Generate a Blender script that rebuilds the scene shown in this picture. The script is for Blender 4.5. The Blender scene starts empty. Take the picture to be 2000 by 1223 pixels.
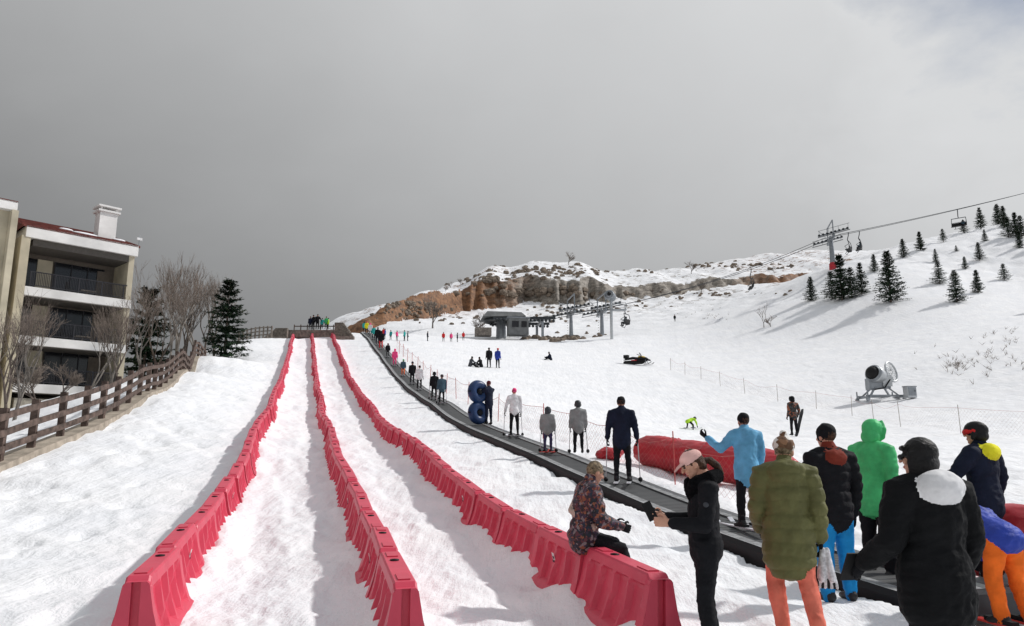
import bpy, math, random, numpy as np
from mathutils import Vector, Matrix
from mathutils.bvhtree import BVHTree
random.seed(7)
scene=bpy.context.scene; col=scene.collection
EYE=1.6; PITCH=math.radians(10.5); CP=math.cos(PITCH); SP=math.sin(PITCH)

# ---------------------------------------------------------------- survey helpers
def sp(u,v,Y):
    a=(u-1000)/1444.; b=(611-v)/1444.; k=Y/(CP-b*SP)
    return (a*k, Y, EYE+(SP+CP*b)*k)

def h2(ix,iy,seed):
    n=(ix*374761393+iy*668265263+seed*144269504)&0xffffffff
    n=((n^(n>>13))*1274126177)&0xffffffff
    n=n^(n>>16)
    return n/4294967295.0
def vn(x,y,seed=0):
    x=np.asarray(x,float); y=np.asarray(y,float)
    ix=np.floor(x).astype(np.int64); iy=np.floor(y).astype(np.int64)
    fx=x-ix; fy=y-iy; fx=fx*fx*(3-2*fx); fy=fy*fy*(3-2*fy)
    a=h2(ix,iy,seed); b=h2(ix+1,iy,seed); c=h2(ix,iy+1,seed); d=h2(ix+1,iy+1,seed)
    return ((a*(1-fx)+b*fx)*(1-fy)+(c*(1-fx)+d*fx)*fy)*2-1
def fbm(x,y,o=3,seed=0):
    s=0;a=1.;t=0
    for i in range(o):
        s=s+a*vn(x*2**i+i*17.3,y*2**i-i*9.1,seed+i); t+=a; a*=.5
    return s/t
def sst(e0,e1,x):
    t=np.clip((x-e0)/(e1-e0),0,1); return t*t*(3-2*t)

# ---------------------------------------------------------------- terrain control points
PY=[-5,0,6,8,12,16,20,25,30,37,43,50,58,66,74,82,92]
PZ=[0,0,0,.08,.38,.85,1.35,1.93,2.55,3.75,4.75,6.1,7.9,9.9,11.8,13.8,15.9]
C=[]
for y,z in zip(PY,PZ):
    if y>=6:
        C.append((1.0-.285*y,y,z)); C.append((6.5-.27*y,y,z))
for x in (-20,-8,0,8,20):
    for y in (-10,0): C.append((x,y,0))
C+=[(-8,6,.05),(8,6,0),(14,8,.2),(-9,11,.45),(-11,16.6,1.4),(-11.9,21,2.2),(-13.8,27.7,3.6),(-17.5,39,5.7),(-21.6,50,7.8),
    (-25,65,10.7),(-28,78,13.2),(-20,15,.2),(-20,25,1.5),(-35,30,1),(-60,30,-1),(-24,44,4.2),(-28,48,4.0),(-28,56,5.5),
    (-33,60,4.5),(-45,60,3),(-60,100,4),(-36,80,10),(-31,92,12.6),(-38,104,9),(-45,130,12),(-62,170,16),(-90,150,5),(-90,60,-2),(-120,240,5),
    (0,-25,-.8),(-30,-20,-1),(30,-20,0),(0,-60,-3),(-60,-60,-5),(60,-60,2),(30,0,1),(60,0,4),(60,40,11),(110,60,28),(100,0,8),
    (0,300,45),(60,330,60),(140,340,65),(-60,280,15),(200,250,70),(180,120,55),(-25,110,15.5),(-22,86,14.6)]
D=[ (1490,948,17.5),(1345,837,42),(1552,850,36),(1720,782,50),(1245,712,81),(955,717,66),(1770,836,35),(1985,850,30),(1980,900,20),
    (1850,700,60),(2000,640,70),(1740,592,95),(1850,520,115),(1600,640,95),(1400,640,108),(1300,680,98),(1500,600,112),
    (1628,524,120),(1700,502,132),(1760,480,142),(1850,458,150),(1930,443,152),(2000,433,150),(2150,425,150),(1560,570,118),
    (985,662,110),(1193,660,104),(760,655,105),(880,662,108),(1100,662,112),(2000,540,105),(2200,600,80),
    (730,640,130),(800,625,150),(900,611,170),(1050,592,180),(1250,576,185),(1400,560,190),(1600,548,200),
    (1100,630,140),(1300,612,142),(1450,590,150)]
for u,v,Y in D: C.append(sp(u,v,Y))
for u,v,Y,dz in [(1060,512,230,6),(950,531,215,6),(885,556,200,5),(850,580,190,4),(750,602,180,1.5),(660,630,170,0),(1130,515,235,5.5),
                 (1250,529,240,2.2),(1400,516,270,1.8),(1550,504,290,2),(1640,510,290,1)]:
    p=sp(u,v,Y); C.append((p[0],p[1],p[2]-dz))
C=np.array(C,float)
SC=60.
PX=C[:,:2]/SC
def phi(r2): return np.where(r2>1e-12, .5*r2*np.log(np.maximum(r2,1e-12)),0)
NC=len(C); d2=((PX[:,None]-PX[None])**2).sum(-1)
A=np.zeros((NC+3,NC+3)); A[:NC,:NC]=phi(d2)+np.eye(NC)*2e-4; A[:NC,NC]=1; A[:NC,NC+1:]=PX; A[NC,:NC]=1; A[NC+1:,:NC]=PX.T
WT=np.linalg.solve(A,np.concatenate([C[:,2],[0,0,0]]))
def tps(x,y):
    x=np.asarray(x,float).ravel()/SC; y=np.asarray(y,float).ravel()/SC
    out=np.empty_like(x)
    for i in range(0,len(x),20000):
        xs=x[i:i+20000]; ys=y[i:i+20000]
        r2=(xs[:,None]-PX[None,:,0])**2+(ys[:,None]-PX[None,:,1])**2
        out[i:i+20000]=phi(r2)@WT[:NC]+WT[NC]+WT[NC+1]*xs+WT[NC+2]*ys
    return out
CX=[-60,-40,-24.3,-11.8,6.2,32,52.6,83,140]; CYl=[112,118,130,170,180,185,190,200,210]
HX=[-50,-36,-24,-12,6,20,30,52,83,110,135]; HH=[0,1.2,3.2,6.2,6.4,5.5,2.4,1.8,2.6,1.8,0]
def cliff(x,y):
    yc=np.interp(x,CX,CYl)+7*vn(x*.07,x*0+.3,5)+4.0*vn(x*.3,y*.05,6)+2.2*vn(x*.9,y*.15,8)
    h=np.interp(x,HX,HH)*(1+.3*vn(x*.15,y*0,9))
    s=sst(0,1,(y-yc)/6.0)
    return h*s, (1-np.abs(2*np.clip((y-yc+1.5)/9.0,0,1)-1))*(h>.6)
def H0(x,y):
    x=np.atleast_1d(np.asarray(x,float)); y=np.atleast_1d(np.asarray(y,float))
    z=tps(x,y); c,_=cliff(x,y)
    r=np.hypot(x,y); k=sst(320,620,r)
    return (z+c)*(1-k)+(-30)*k
def gz(x,y): return float(H0(x,y)[0])
_Y=np.concatenate([np.arange(3,40,.1),np.arange(40,320,.25)])
def gp(u,v):
    """ground point seen along a surveyed bearing"""
    k=sp(u,v,1.0); z=EYE+(k[2]-EYE)*_Y
    h=H0(k[0]*_Y,_Y); hit=np.nonzero(h>=z)[0]
    i=hit[0] if len(hit) else int(np.argmin(z-h))
    Y=_Y[i]; return (k[0]*Y,Y,float(h[i]))
B3X=[0,6,16,34,62,90]; B3V=[2.93,2.93,3.06,3.25,3.36,3.36]
def bt(i,y):
    if i==0: return -1.2+0*y
    if i==1: return .97+0*y
    return np.interp(y,B3X,B3V)
def micro(x,y):
    t=x+.285*y; s=y*1.04
    r=np.hypot(x,y)
    m=.055*fbm(x*.45,y*.45,3,11)+.030*fbm(x*1.7,y*1.7,3,12)
    onl=sst(-1.3,-1.1,t)*(1-sst(3.0,3.4,t))*(1-sst(84,86,y))
    rut=.075*fbm(t*1.9,s*.42,3,21)+.06*fbm(t*3.2,s*1.9,4,22)
    m=m*(1-onl)+rut*onl
    for i in range(3):
        tb=bt(i,y)
        d=np.abs(t-tb)
        m=m+(.10+.15*fbm(s*1.1,t*1.6,3,30+i))*np.exp(-(d/.38)**2)*(1-sst(84,86,y))*sst(3,5,y)
    lb=(1-sst(-1.6,-1.2,t))
    fp=vn(x*1.9+.4*vn(x,y,77),y*1.6,41); m=m-lb*.085*sst(.1,.8,fp)*(1-sst(60,100,y))+lb*.03*fbm(x*3.5,y*3.5,3,43)
    rb=sst(3.6,4.2,t)*(1-sst(9,40,r)*.5)
    fp=vn(x*2.0+9,y*1.7,47); m=m-rb*.06*sst(.1,.7,fp)
    m=m+rb*.025*fbm(x*4.5,y*4.5,2,44)
    far=sst(100,160,r)
    m=m+far*(.5*fbm(x*.12,y*.12,3,51)+.35*fbm(x*.5,y*.5,2,52))
    return m

# ---------------------------------------------------------------- materials
MC={}
def M(name,c,rough=.8,var=.15,vs=8,bump=0.,bs=25,metal=0.,spec=.3):
    if name in MC: return name
    m=bpy.data.materials.new(name); m.use_nodes=True; nt=m.node_tree; b=nt.nodes['Principled BSDF']
    b.inputs['Roughness'].default_value=rough; b.inputs['Metallic'].default_value=metal
    b.inputs['Specular IOR Level'].default_value=spec
    tc=nt.nodes.new('ShaderNodeTexCoord')
    nz=nt.nodes.new('ShaderNodeTexNoise'); nz.inputs['Scale'].default_value=vs; nz.inputs['Detail'].default_value=4
    nt.links.new(tc.outputs['Object'],nz.inputs['Vector'])
    mr=nt.nodes.new('ShaderNodeMapRange'); mr.inputs['To Min'].default_value=1-var*1.6; mr.inputs['To Max'].default_value=1+var*1.6
    mr.inputs['From Min'].default_value=.25; mr.inputs['From Max'].default_value=.75
    nt.links.new(nz.outputs['Fac'],mr.inputs['Value'])
    vm=nt.nodes.new('ShaderNodeVectorMath'); vm.operation='SCALE'; vm.inputs[0].default_value=c[:3]
    nt.links.new(mr.outputs['Result'],vm.inputs['Scale']); nt.links.new(vm.outputs[0],b.inputs['Base Color'])
    if bump:
        n2=nt.nodes.new('ShaderNodeTexNoise'); n2.inputs['Scale'].default_value=bs; n2.inputs['Detail'].default_value=5
        nt.links.new(tc.outputs['Object'],n2.inputs['Vector'])
        bp=nt.nodes.new('ShaderNodeBump'); bp.inputs['Strength'].default_value=bump; bp.inputs['Distance'].default_value=.03
        nt.links.new(n2.outputs['Fac'],bp.inputs['Height']); nt.links.new(bp.outputs['Normal'],b.inputs['Normal'])
    MC[name]=m
    return name
def cloth(name,c,rough=.8,spec=.15): return M(name,c,rough,.18,6,.7,11,0,spec)
cloth('black_cloth',(.009,.0095,.012)); cloth('navy_cloth',(.011,.015,.032)); cloth('black_shell',(.006,.0065,.0075),.75,.12)
cloth('olive_cloth',(.125,.125,.05),.6); cloth('coral_cloth',(.75,.19,.13)); cloth('cyan_pants',(.01,.24,.58),.6)
cloth('green_shell',(.07,.48,.17),.5); cloth('rust_cloth',(.20,.035,.022)); cloth('white_cloth',(.72,.72,.73)); cloth('sky_jacket',(.13,.38,.60),.6)
cloth('grey_cloth',(.24,.25,.25)); cloth('dgrey_cloth',(.06,.065,.075)); cloth('purple_cloth',(.05,.045,.10)); cloth('pink_cloth',(.85,.08,.25))
cloth('orange_cloth',(.82,.16,.02)); cloth('royal_cloth',(.03,.06,.36),.55); cloth('yellow_cloth',(.8,.75,.03)); cloth('red_cloth',(.6,.03,.03))
cloth('teal_cloth',(.03,.35,.33)); cloth('slate_cloth',(.05,.09,.12)); cloth('pinkcap_cloth',(.75,.46,.42)); cloth('burgundy_cloth',(.12,.02,.03))
cloth('lime_cloth',(.45,.75,.05)); cloth('beige_strap',(.5,.38,.32))
M('fur',(.006,.006,.007),.95,.3,30,1.,60,0,.05)
M('skin',(.55,.30,.21),.5,.05,8,.1,60); M('boot',(.02,.02,.022),.5); M('boot_grey',(.25,.25,.26),.4)
M('hair_brown',(.06,.03,.018),.6,.4,20,.8,50,0,.2); M('hair_black',(.006,.0055,.006),.5,.3,20,.4,60,0,.25); M('hair_blonde',(.20,.15,.09),.6,.6,35,.8,60)
M('lip',(.4,.09,.08),.4); M('eye',(.02,.015,.012),.2); M('sunglass',(.01,.01,.012),.1,0)
M('metal_grey',(.28,.30,.32),.45,.12,3,.1,12,.5); M('metal_dark',(.05,.055,.06),.45,.1,3,0,10,.4); M('metal_light',(.5,.52,.53),.4,.1,4,0,10,.6)
M('black_plastic',(.012,.012,.013),.6,.1,5,0,10,0,.2); M('white_plastic',(.7,.7,.7),.5)
M('pole_red',(.50,.10,.09),.5); M('ski',(.65,.66,.7),.3); M('ski_red',(.6,.06,.05),.3)
M('tube_blue',(.010,.035,.11),.4,.1,4,.1,8,0,.35); M('tube_black',(.004,.005,.008),.6)
M('red_vinyl',(.46,.016,.028),.42,.12,3,.5,4,0,.5)
M('yellow_paint',(.55,.38,.02),.4); M('rubber',(.02,.02,.02),.8)
M('white_paint',(.74,.73,.71),.7,.10,.8,.1,8); M('beige_wall',(.50,.45,.34),.85,.16,.8,.15,12); M('inner_wall_shaded',(.17,.145,.12),.85,.1); M('soffit',(.10,.09,.08),.85,.1)  # inner wall darker than the facade: balcony recess shade put into its colour
M('dark_glass',(.010,.011,.014),.12,.3,.6,0,10,0,.5); M('rail_metal',(.025,.025,.03),.5); M('roof_tile',(.13,.035,.028),.8,.35,4,.5,14)
M('stone_wall',(.42,.39,.33),.9,.3,3,.8,6); M('kerb_stone',(.36,.31,.25),.9,.25,3,.6,10); M('roof_snow',(.8,.8,.82),.7,.03)
M('old_wood',(.105,.075,.062),.85,.45,5,.6,30); M('pale_wood',(.20,.175,.15),.9,.35,4,.6,20); M('hut_panel',(.15,.155,.155),.7,.2,1.5)
M('post_pale',(.42,.38,.35),.8,.2,4)
M('bark',(.13,.105,.09),.9,.3,10,.3,30); M('bark_grey',(.19,.17,.15),.9,.3,10,.3,30); M('twig',(.19,.155,.13),.9,.3,3)
M('needles',(.020,.042,.024),.8,.7,1.6,0,10,0,.1); M('needles_light',(.042,.065,.030),.8,.5,1.6,0,10,0,.1); M('glove_white',(.6,.6,.62),.6,.3,30)
M('rock_loose',(.20,.16,.125),.9,.4,2,.8,4)
def patt(name,cols,scale,rough=.6):
    M(name,(.5,.5,.5),rough,.1,6,.5,12); m=MC[name]; nt=m.node_tree; b=nt.nodes['Principled BSDF']
    tc=nt.nodes.new('ShaderNodeTexCoord'); v=nt.nodes.new('ShaderNodeTexVoronoi'); v.inputs['Scale'].default_value=scale
    nz=nt.nodes.new('ShaderNodeTexNoise'); nz.inputs['Scale'].default_value=scale*.8; nt.links.new(tc.outputs['Object'],nz.inputs['Vector'])
    va=nt.nodes.new('ShaderNodeVectorMath'); va.operation='MULTIPLY_ADD'; nt.links.new(nz.outputs['Color'],va.inputs[0]); va.inputs[1].default_value=(.06,)*3; nt.links.new(tc.outputs['Object'],va.inputs[2])
    nt.links.new(va.outputs[0],v.inputs['Vector']); s=nt.nodes.new('ShaderNodeSeparateColor'); nt.links.new(v.outputs['Color'],s.inputs[0])
    cr=nt.nodes.new('ShaderNodeValToRGB'); cr.color_ramp.interpolation='CONSTANT'
    el=cr.color_ramp.elements
    while len(el)<len(cols): el.new(.5)
    for i,c in enumerate(cols): el[i].position=i/len(cols); el[i].color=(*c,1)
    nt.links.new(s.outputs[0],cr.inputs[0]); nt.links.new(cr.outputs[0],b.inputs['Base Color'])
patt('pattern_jacket',[(.02,.02,.03),(.05,.03,.06),(.26,.09,.05),(.02,.03,.05),(.22,.18,.19),(.04,.02,.03),(.12,.04,.05),(.02,.02,.02)],40)
patt('flower_hat',[(.7,.66,.6),(.16,.08,.04),(.7,.68,.64),(.28,.15,.08),(.12,.06,.03),(.72,.7,.66)],20)
patt('camo_jacket',[(.02,.02,.02),(.25,.08,.04),(.02,.02,.02),(.05,.05,.05)],14)
M('red_plastic',(.62,.055,.10),.42,.12,1.3,.25,5,0,.4)

# ---------------------------------------------------------------- mesh primitives
class P:
    def __init__(s): s.v=[]; s.f=[]; s.m=[]; s.s=[]
    def add(s,vs,fs,mat,smooth=True):
        o=len(s.v); s.v+= [tuple(p) for p in vs]; s.f+=[tuple(i+o for i in f) for f in fs]; s.m+=[mat]*len(fs); s.s+=[smooth]*len(fs)
    def tube(s,pts,rad,mat,side=(1,0,0),n=10,cap=True):
        pts=[Vector(p) for p in pts]; side=Vector(side)
        k=len(pts)
        if not isinstance(rad,(list,tuple)): rad=[rad]*k
        rad=[(r,r) if not isinstance(r,(tuple,list)) else r for r in rad]
        vs=[];fs=[]
        def ring(c,t,ra,rb):
            u=side-t*side.dot(t)
            if u.length<.15:
                sd=Vector((0,1,0)); u=sd-t*sd.dot(t)
                if u.length<.15: sd=Vector((0,0,1)); u=sd-t*sd.dot(t)
            u.normalize(); w=t.cross(u)
            for i in range(n):
                a=2*math.pi*i/n; vs.append(c+u*(ra*math.cos(a))+w*(rb*math.sin(a)))
        T=[]
        for i in range(k):
            t=(pts[min(i+1,k-1)]-pts[max(i-1,0)]); T.append(t.normalized() if t.length>0 else Vector((0,0,1)))
        R=[]
        if cap:
            r=min(rad[0]); R.append((pts[0]-T[0]*r*.75,T[0],rad[0][0]*.66,rad[0][1]*.66))
        for i in range(k): R.append((pts[i],T[i],*rad[i]))
        if cap:
            r=min(rad[-1]); R.append((pts[-1]+T[-1]*r*.75,T[-1],rad[-1][0]*.66,rad[-1][1]*.66))
        for a in R: ring(*a)
        nr=len(R)
        for j in range(nr-1):
            for i in range(n):
                a=j*n+i; b=j*n+(i+1)%n; fs.append((a,b,b+n,a+n))
        e0=len(vs); c0=min(rad[0]) if cap else 0; c1=min(rad[-1]) if cap else 0
        vs.append(pts[0]-T[0]*c0); vs.append(pts[-1]+T[-1]*c1)
        for i in range(n):
            fs.append((e0,(i+1)%n,i)); fs.append((e0+1,(nr-1)*n+i,(nr-1)*n+(i+1)%n))
        s.add(vs,fs,mat)
    def ell(s,c,r,mat,R=None,n=12,m=8):
        c=Vector(c); vs=[];fs=[]
        for j in range(m+1):
            ph=math.pi*j/m
            for i in range(n):
                a=2*math.pi*i/n; p=Vector((r[0]*math.sin(ph)*math.cos(a),r[1]*math.sin(ph)*math.sin(a),math.cos(ph)*r[2]))
                vs.append(c+(R@p if R else p))
        for j in range(m):
            for i in range(n):
                a=j*n+i;b=j*n+(i+1)%n; fs.append((a,a+n,b+n,b))
        s.add(vs,fs,mat)
    def box(s,c,d,mat,R=None):
        c=Vector(c); hx,hy,hz=d[0]/2,d[1]/2,d[2]/2
        vs=[Vector((x,y,z)) for x in(-hx,hx) for y in(-hy,hy) for z in(-hz,hz)]
        vs=[c+(R@p if R else p) for p in vs]
        s.add(vs,[(0,1,3,2),(4,6,7,5),(0,4,5,1),(2,3,7,6),(0,2,6,4),(1,5,7,3)],mat,False)
    def beam(s,a,b,w,h,mat,up=(0,0,1)):
        a=Vector(a);b=Vector(b); t=(b-a).normalized(); x=t.cross(Vector(up))
        if x.length<.05: x=t.cross(Vector((1,0,0)))
        x.normalize(); z=x.cross(t)
        R=Matrix((x,t,z)).transposed(); s.box((a+b)/2,(w,(b-a).length,h),mat,R)
    def torus(s,c,axis,Rr,r,mat,n=28,m=12):
        c=Vector(c); ax=Vector(axis).normalized(); u=ax.orthogonal().normalized(); w=ax.cross(u); vs=[];fs=[]
        for i in range(n):
            a=2*math.pi*i/n; d=u*math.cos(a)+w*math.sin(a)
            for j in range(m):
                b=2*math.pi*j/m; vs.append(c+d*(Rr+r*math.cos(b))+ax*(r*math.sin(b)))
        for i in range(n):
            for j in range(m):
                fs.append((i*m+j,((i+1)%n)*m+j,((i+1)%n)*m+(j+1)%m,i*m+(j+1)%m))
        s.add(vs,fs,mat)
    def merge(s,o): 
        k=len(s.v); s.v+=o.v; s.f+=[tuple(i+k for i in f) for f in o.f]; s.m+=o.m; s.s+=o.s
def meshof(name,p):
    me=bpy.data.meshes.new(name); me.from_pydata([tuple(v) for v in p.v],[],p.f)
    names=[]; idx={}
    for m in p.m:
        if m not in idx: idx[m]=len(names); names.append(m)
    for m in names: me.materials.append(MC[m])
    me.polygons.foreach_set('material_index',[idx[m] for m in p.m]); me.polygons.foreach_set('use_smooth',p.s)
    me.update(); return me
def mk(name,p,loc=(0,0,0),rz=0,parent=None,scale=1):
    ob=bpy.data.objects.new(name,p if isinstance(p,bpy.types.Mesh) else meshof(name,p)); col.objects.link(ob)
    ob.location=loc; ob.rotation_euler=(0,0,rz); ob.scale=(scale,)*3
    if parent: ob.parent=parent
    return ob
def empty(name,loc=(0,0,0),rz=0):
    e=bpy.data.objects.new(name,None); col.objects.link(e); e.location=loc; e.rotation_euler=(0,0,rz); e.empty_display_size=.2; return e
def remesh(p,vox,it=2,puff=None,fold=0):
    me=bpy.data.meshes.new('t'); me.from_pydata([tuple(v) for v in p.v],[],p.f); ob=bpy.data.objects.new('t',me); col.objects.link(ob)
    r=ob.modifiers.new('r','REMESH'); r.mode='VOXEL'; r.voxel_size=vox
    sm=ob.modifiers.new('s','SMOOTH'); sm.factor=.5; sm.iterations=it
    dg=bpy.context.evaluated_depsgraph_get(); ev=ob.evaluated_get(dg); m2=ev.to_mesh()
    nv=len(m2.vertices); V=np.empty(nv*3); m2.vertices.foreach_get('co',V); V=V.reshape(-1,3)
    N=np.empty(nv*3); m2.vertices.foreach_get('normal',N); N=N.reshape(-1,3)
    F=[tuple(q.vertices) for q in m2.polygons]
    bv=BVHTree.FromPolygons([Vector(v) for v in p.v],p.f)
    q=P(); mats=[]
    for f in F:
        c=V[list(f)].mean(0); h=bv.find_nearest(Vector(c)); mats.append(p.m[h[2]] if h[2] is not None else p.m[0])
    if puff:
        msk=np.zeros(nv)
        for f,mm in zip(F,mats):
            if mm==puff[0]: msk[list(f)]=1
        ph=V[:,2]+.014*vn(V[:,0]*9,V[:,1]*9+V[:,2]*3,4)
        V=V+N*(msk*puff[2]*(np.abs(np.sin(math.pi*ph/puff[1]))**.6-.6))[:,None]
    w=vox*.35+.002
    V=V+N*(w*fbm(V[:,0]*14+V[:,1]*9,V[:,2]*9,2,3))[:,None]
    if fold:
        g=fbm((V[:,0]+V[:,1]*.6)*7+V[:,2]*5,V[:,2]*13-V[:,0]*5,3,9)
        V=V+N*(fold*(1-np.abs(g)*2.2))[:,None]
    ev.to_mesh_clear(); bpy.data.objects.remove(ob); bpy.data.meshes.remove(me)
    q.v=[tuple(a) for a in V]; q.f=F; q.m=mats; q.s=[True]*len(F); return q

# ---------------------------------------------------------------- people
def RX(a): return Matrix.Rotation(math.radians(a),3,'X')
def RZ(a): return Matrix.Rotation(math.radians(a),3,'Z')
def RY(a): return Matrix.Rotation(math.radians(a),3,'Y')
def hand(p,w,d,nrm,side,s,mat,curl=.6,n=7):
    d=Vector(d).normalized(); nrm=Vector(nrm); nrm=(nrm-d*nrm.dot(d)).normalized(); l=d.cross(nrm)*side
    k=1.12 if mat!='skin' else .95
    p.tube([w-d*.03*s,w+d*.02*s,w+d*.085*s],[(.028*s,.022*s),(.038*s*k,.017*s*k),(.042*s*k,.014*s*k)],mat,side=l,n=n+1)
    for i,(off,L) in enumerate([(-.031,.070),(-.010,.080),(.011,.076),(.031,.058)]):
        b=w+d*.085*s+l*(off*s*k); pts=[b]; dd=d.copy(); L=L*s
        for q in range(3):
            a=curl*(.45+.35*q); dd=(d*math.cos(a*(q+1)*.8)+nrm*math.sin(a*(q+1)*.8)).normalized(); pts.append(pts[-1]+dd*L*(.42-.06*q))
        p.tube(pts,[.0095*s*k,.009*s*k,.0085*s*k,.007*s*k],mat,side=l,n=n)
    b=w+d*.025*s-l*.030*s*k
    p.tube([b,b-l*.028*s+d*.022*s+nrm*.01*s,b-l*.034*s+d*.05*s+nrm*.026*s,b-l*.026*s+d*.070*s+nrm*.036*s],[.013*s*k,.011*s*k,.010*s*k,.008*s*k],mat,side=nrm,n=n)
def head(C0,R,s,skin,hair,hairm,hat,hatm,n=14,goggles=None,glasses=False):
    p=P()
    T=lambda x,y,z: C0+R@Vector((x*s,y*s,z*s))
    E=lambda c,r,m: p.ell(T(*c),(r[0]*s,r[1]*s,r[2]*s),m,R,n,9)
    E((0,-.005,.012),(.074,.092,.098),skin); E((0,.030,-.050),(.056,.058,.062),skin); E((0,.058,-.088),(.026,.024,.022),skin)
    p.tube([T(0,.085,.02),T(0,.105,-.018)],[.010*s,.015*s],skin,n=8)
    for sx in(-1,1):
        E((sx*.076,-.005,-.012),(.010,.020,.031),skin); E((sx*.040,.066,-.025),(.02,.02,.018),skin)
        E((sx*.030,.082,.006),(.013,.008,.007),'eye'); p.tube([T(sx*.014,.086,.026),T(sx*.05,.074,.027)],.006*s,hairm if hairm else skin,n=6)
    p.tube([T(-.02,.083,-.056),T(0,.090,-.055),T(.02,.083,-.056)],.007*s,'lip',n=6)
    if hair=='short': E((0,-.016,.03),(.083,.096,.098),hairm); 
    if hair=='bob':
        E((0,-.016,.032),(.092,.102,.098),hairm); E((0,-.035,-.035),(.101,.078,.080),hairm); E((0,-.042,-.095),(.098,.068,.042),hairm)
        for sx in(-1,1): p.tube([T(sx*.080,.010,.03),T(sx*.090,.006,-.04),T(sx*.088,.012,-.115)],[(.018*s,.040*s),(.018*s,.045*s),(.010*s,.035*s)],hairm,side=R@Vector((1,0,0)))
        p.tube([T(-.06,.068,.064),T(0,.090,.060),T(.06,.068,.064)],.018*s,hairm,n=8)
    if hair in('pony','long'):
        E((0,-.016,.03),(.082,.096,.096),hairm); E((0,-.055,-.03),(.075,.05,.07),hairm)
        if hair=='long':
            for sx in(-1,0,1): p.tube([T(sx*.05,-.05,0),T(sx*.065,-.075,-.09),T(sx*.055,-.065,-.20)],[.045*s,.04*s,.018*s],hairm)
        else: p.tube([T(0,-.09,-.01),T(0.01,-.145,-.04),T(0.02,-.175,-.11),T(.02,-.185,-.19)],[.025*s,.036*s,.034*s,.012*s],hairm)
    if hat=='beanie':
        E((0,-.012,.055),(.088,.101,.085),hatm); p.tube([T(0,.0,.02),T(0,-.014,.055)],[(.091*s,.104*s),(.090*s,.103*s)],hatm,side=R@Vector((1,0,0)),n=16)
    if hat=='pom':
        E((0,-.012,.05),(.097,.108,.088),hatm); p.ell(T(0,-.02,.15),(.035*s,)*3,hatm,R,10,7)
    if hat=='helmet':
        E((0,-.012,.045),(.100,.122,.098),hatm); E((0,-.045,-.02),(.095,.085,.075),hatm)
        p.tube([T(-.098,.0,.0),T(-.092,.012,-.045)],.022*s,hatm); p.tube([T(.098,.0,.0),T(.092,.012,-.045)],.022*s,hatm)
    if hat=='cap':
        E((0,-.010,.050),(.088,.103,.072),hatm)
        p.tube([T(0,.075,.045),T(0,.125,.030),T(0,.165,.012)],[(.075*s,.010*s),(.068*s,.007*s),(.035*s,.006*s)],hatm,side=R@Vector((1,0,0)),n=14)
        p.ell(T(0,-.01,.123),(.010*s,)*3,hatm,R,8,6)
    if hat=='hood':
        E((0,-.025,.030),(.110,.120,.118),hatm); E((0,-.045,-.06),(.105,.10,.10),hatm)
        p.tube([T(0,.045,-.115),T(-.085,.055,-.05),T(-.098,.055,.04),T(-.05,.06,.128),T(.05,.06,.128),T(.098,.055,.04),T(.085,.055,-.05),T(0,.045,-.115)],.024*s,hatm,n=8)
    if goggles:
        p.tube([T(-.085,-.01,.035),T(-.06,.07,.025),T(0,.098,.02),T(.06,.07,.025),T(.085,-.01,.035)],[.020*s,.030*s,.032*s,.030*s,.020*s],goggles,n=8)
    if glasses:
        p.tube([T(-.045,.092,.008),T(-.018,.098,.006)],.019*s,'sunglass',n=10); p.tube([T(.018,.098,.006),T(.045,.092,.008)],.019*s,'sunglass',n=10)
        p.tube([T(-.078,0,.014),T(-.055,.085,.012),T(.055,.085,.012),T(.078,0,.014)],.005*s,'sunglass',n=6)
    return p
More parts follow.
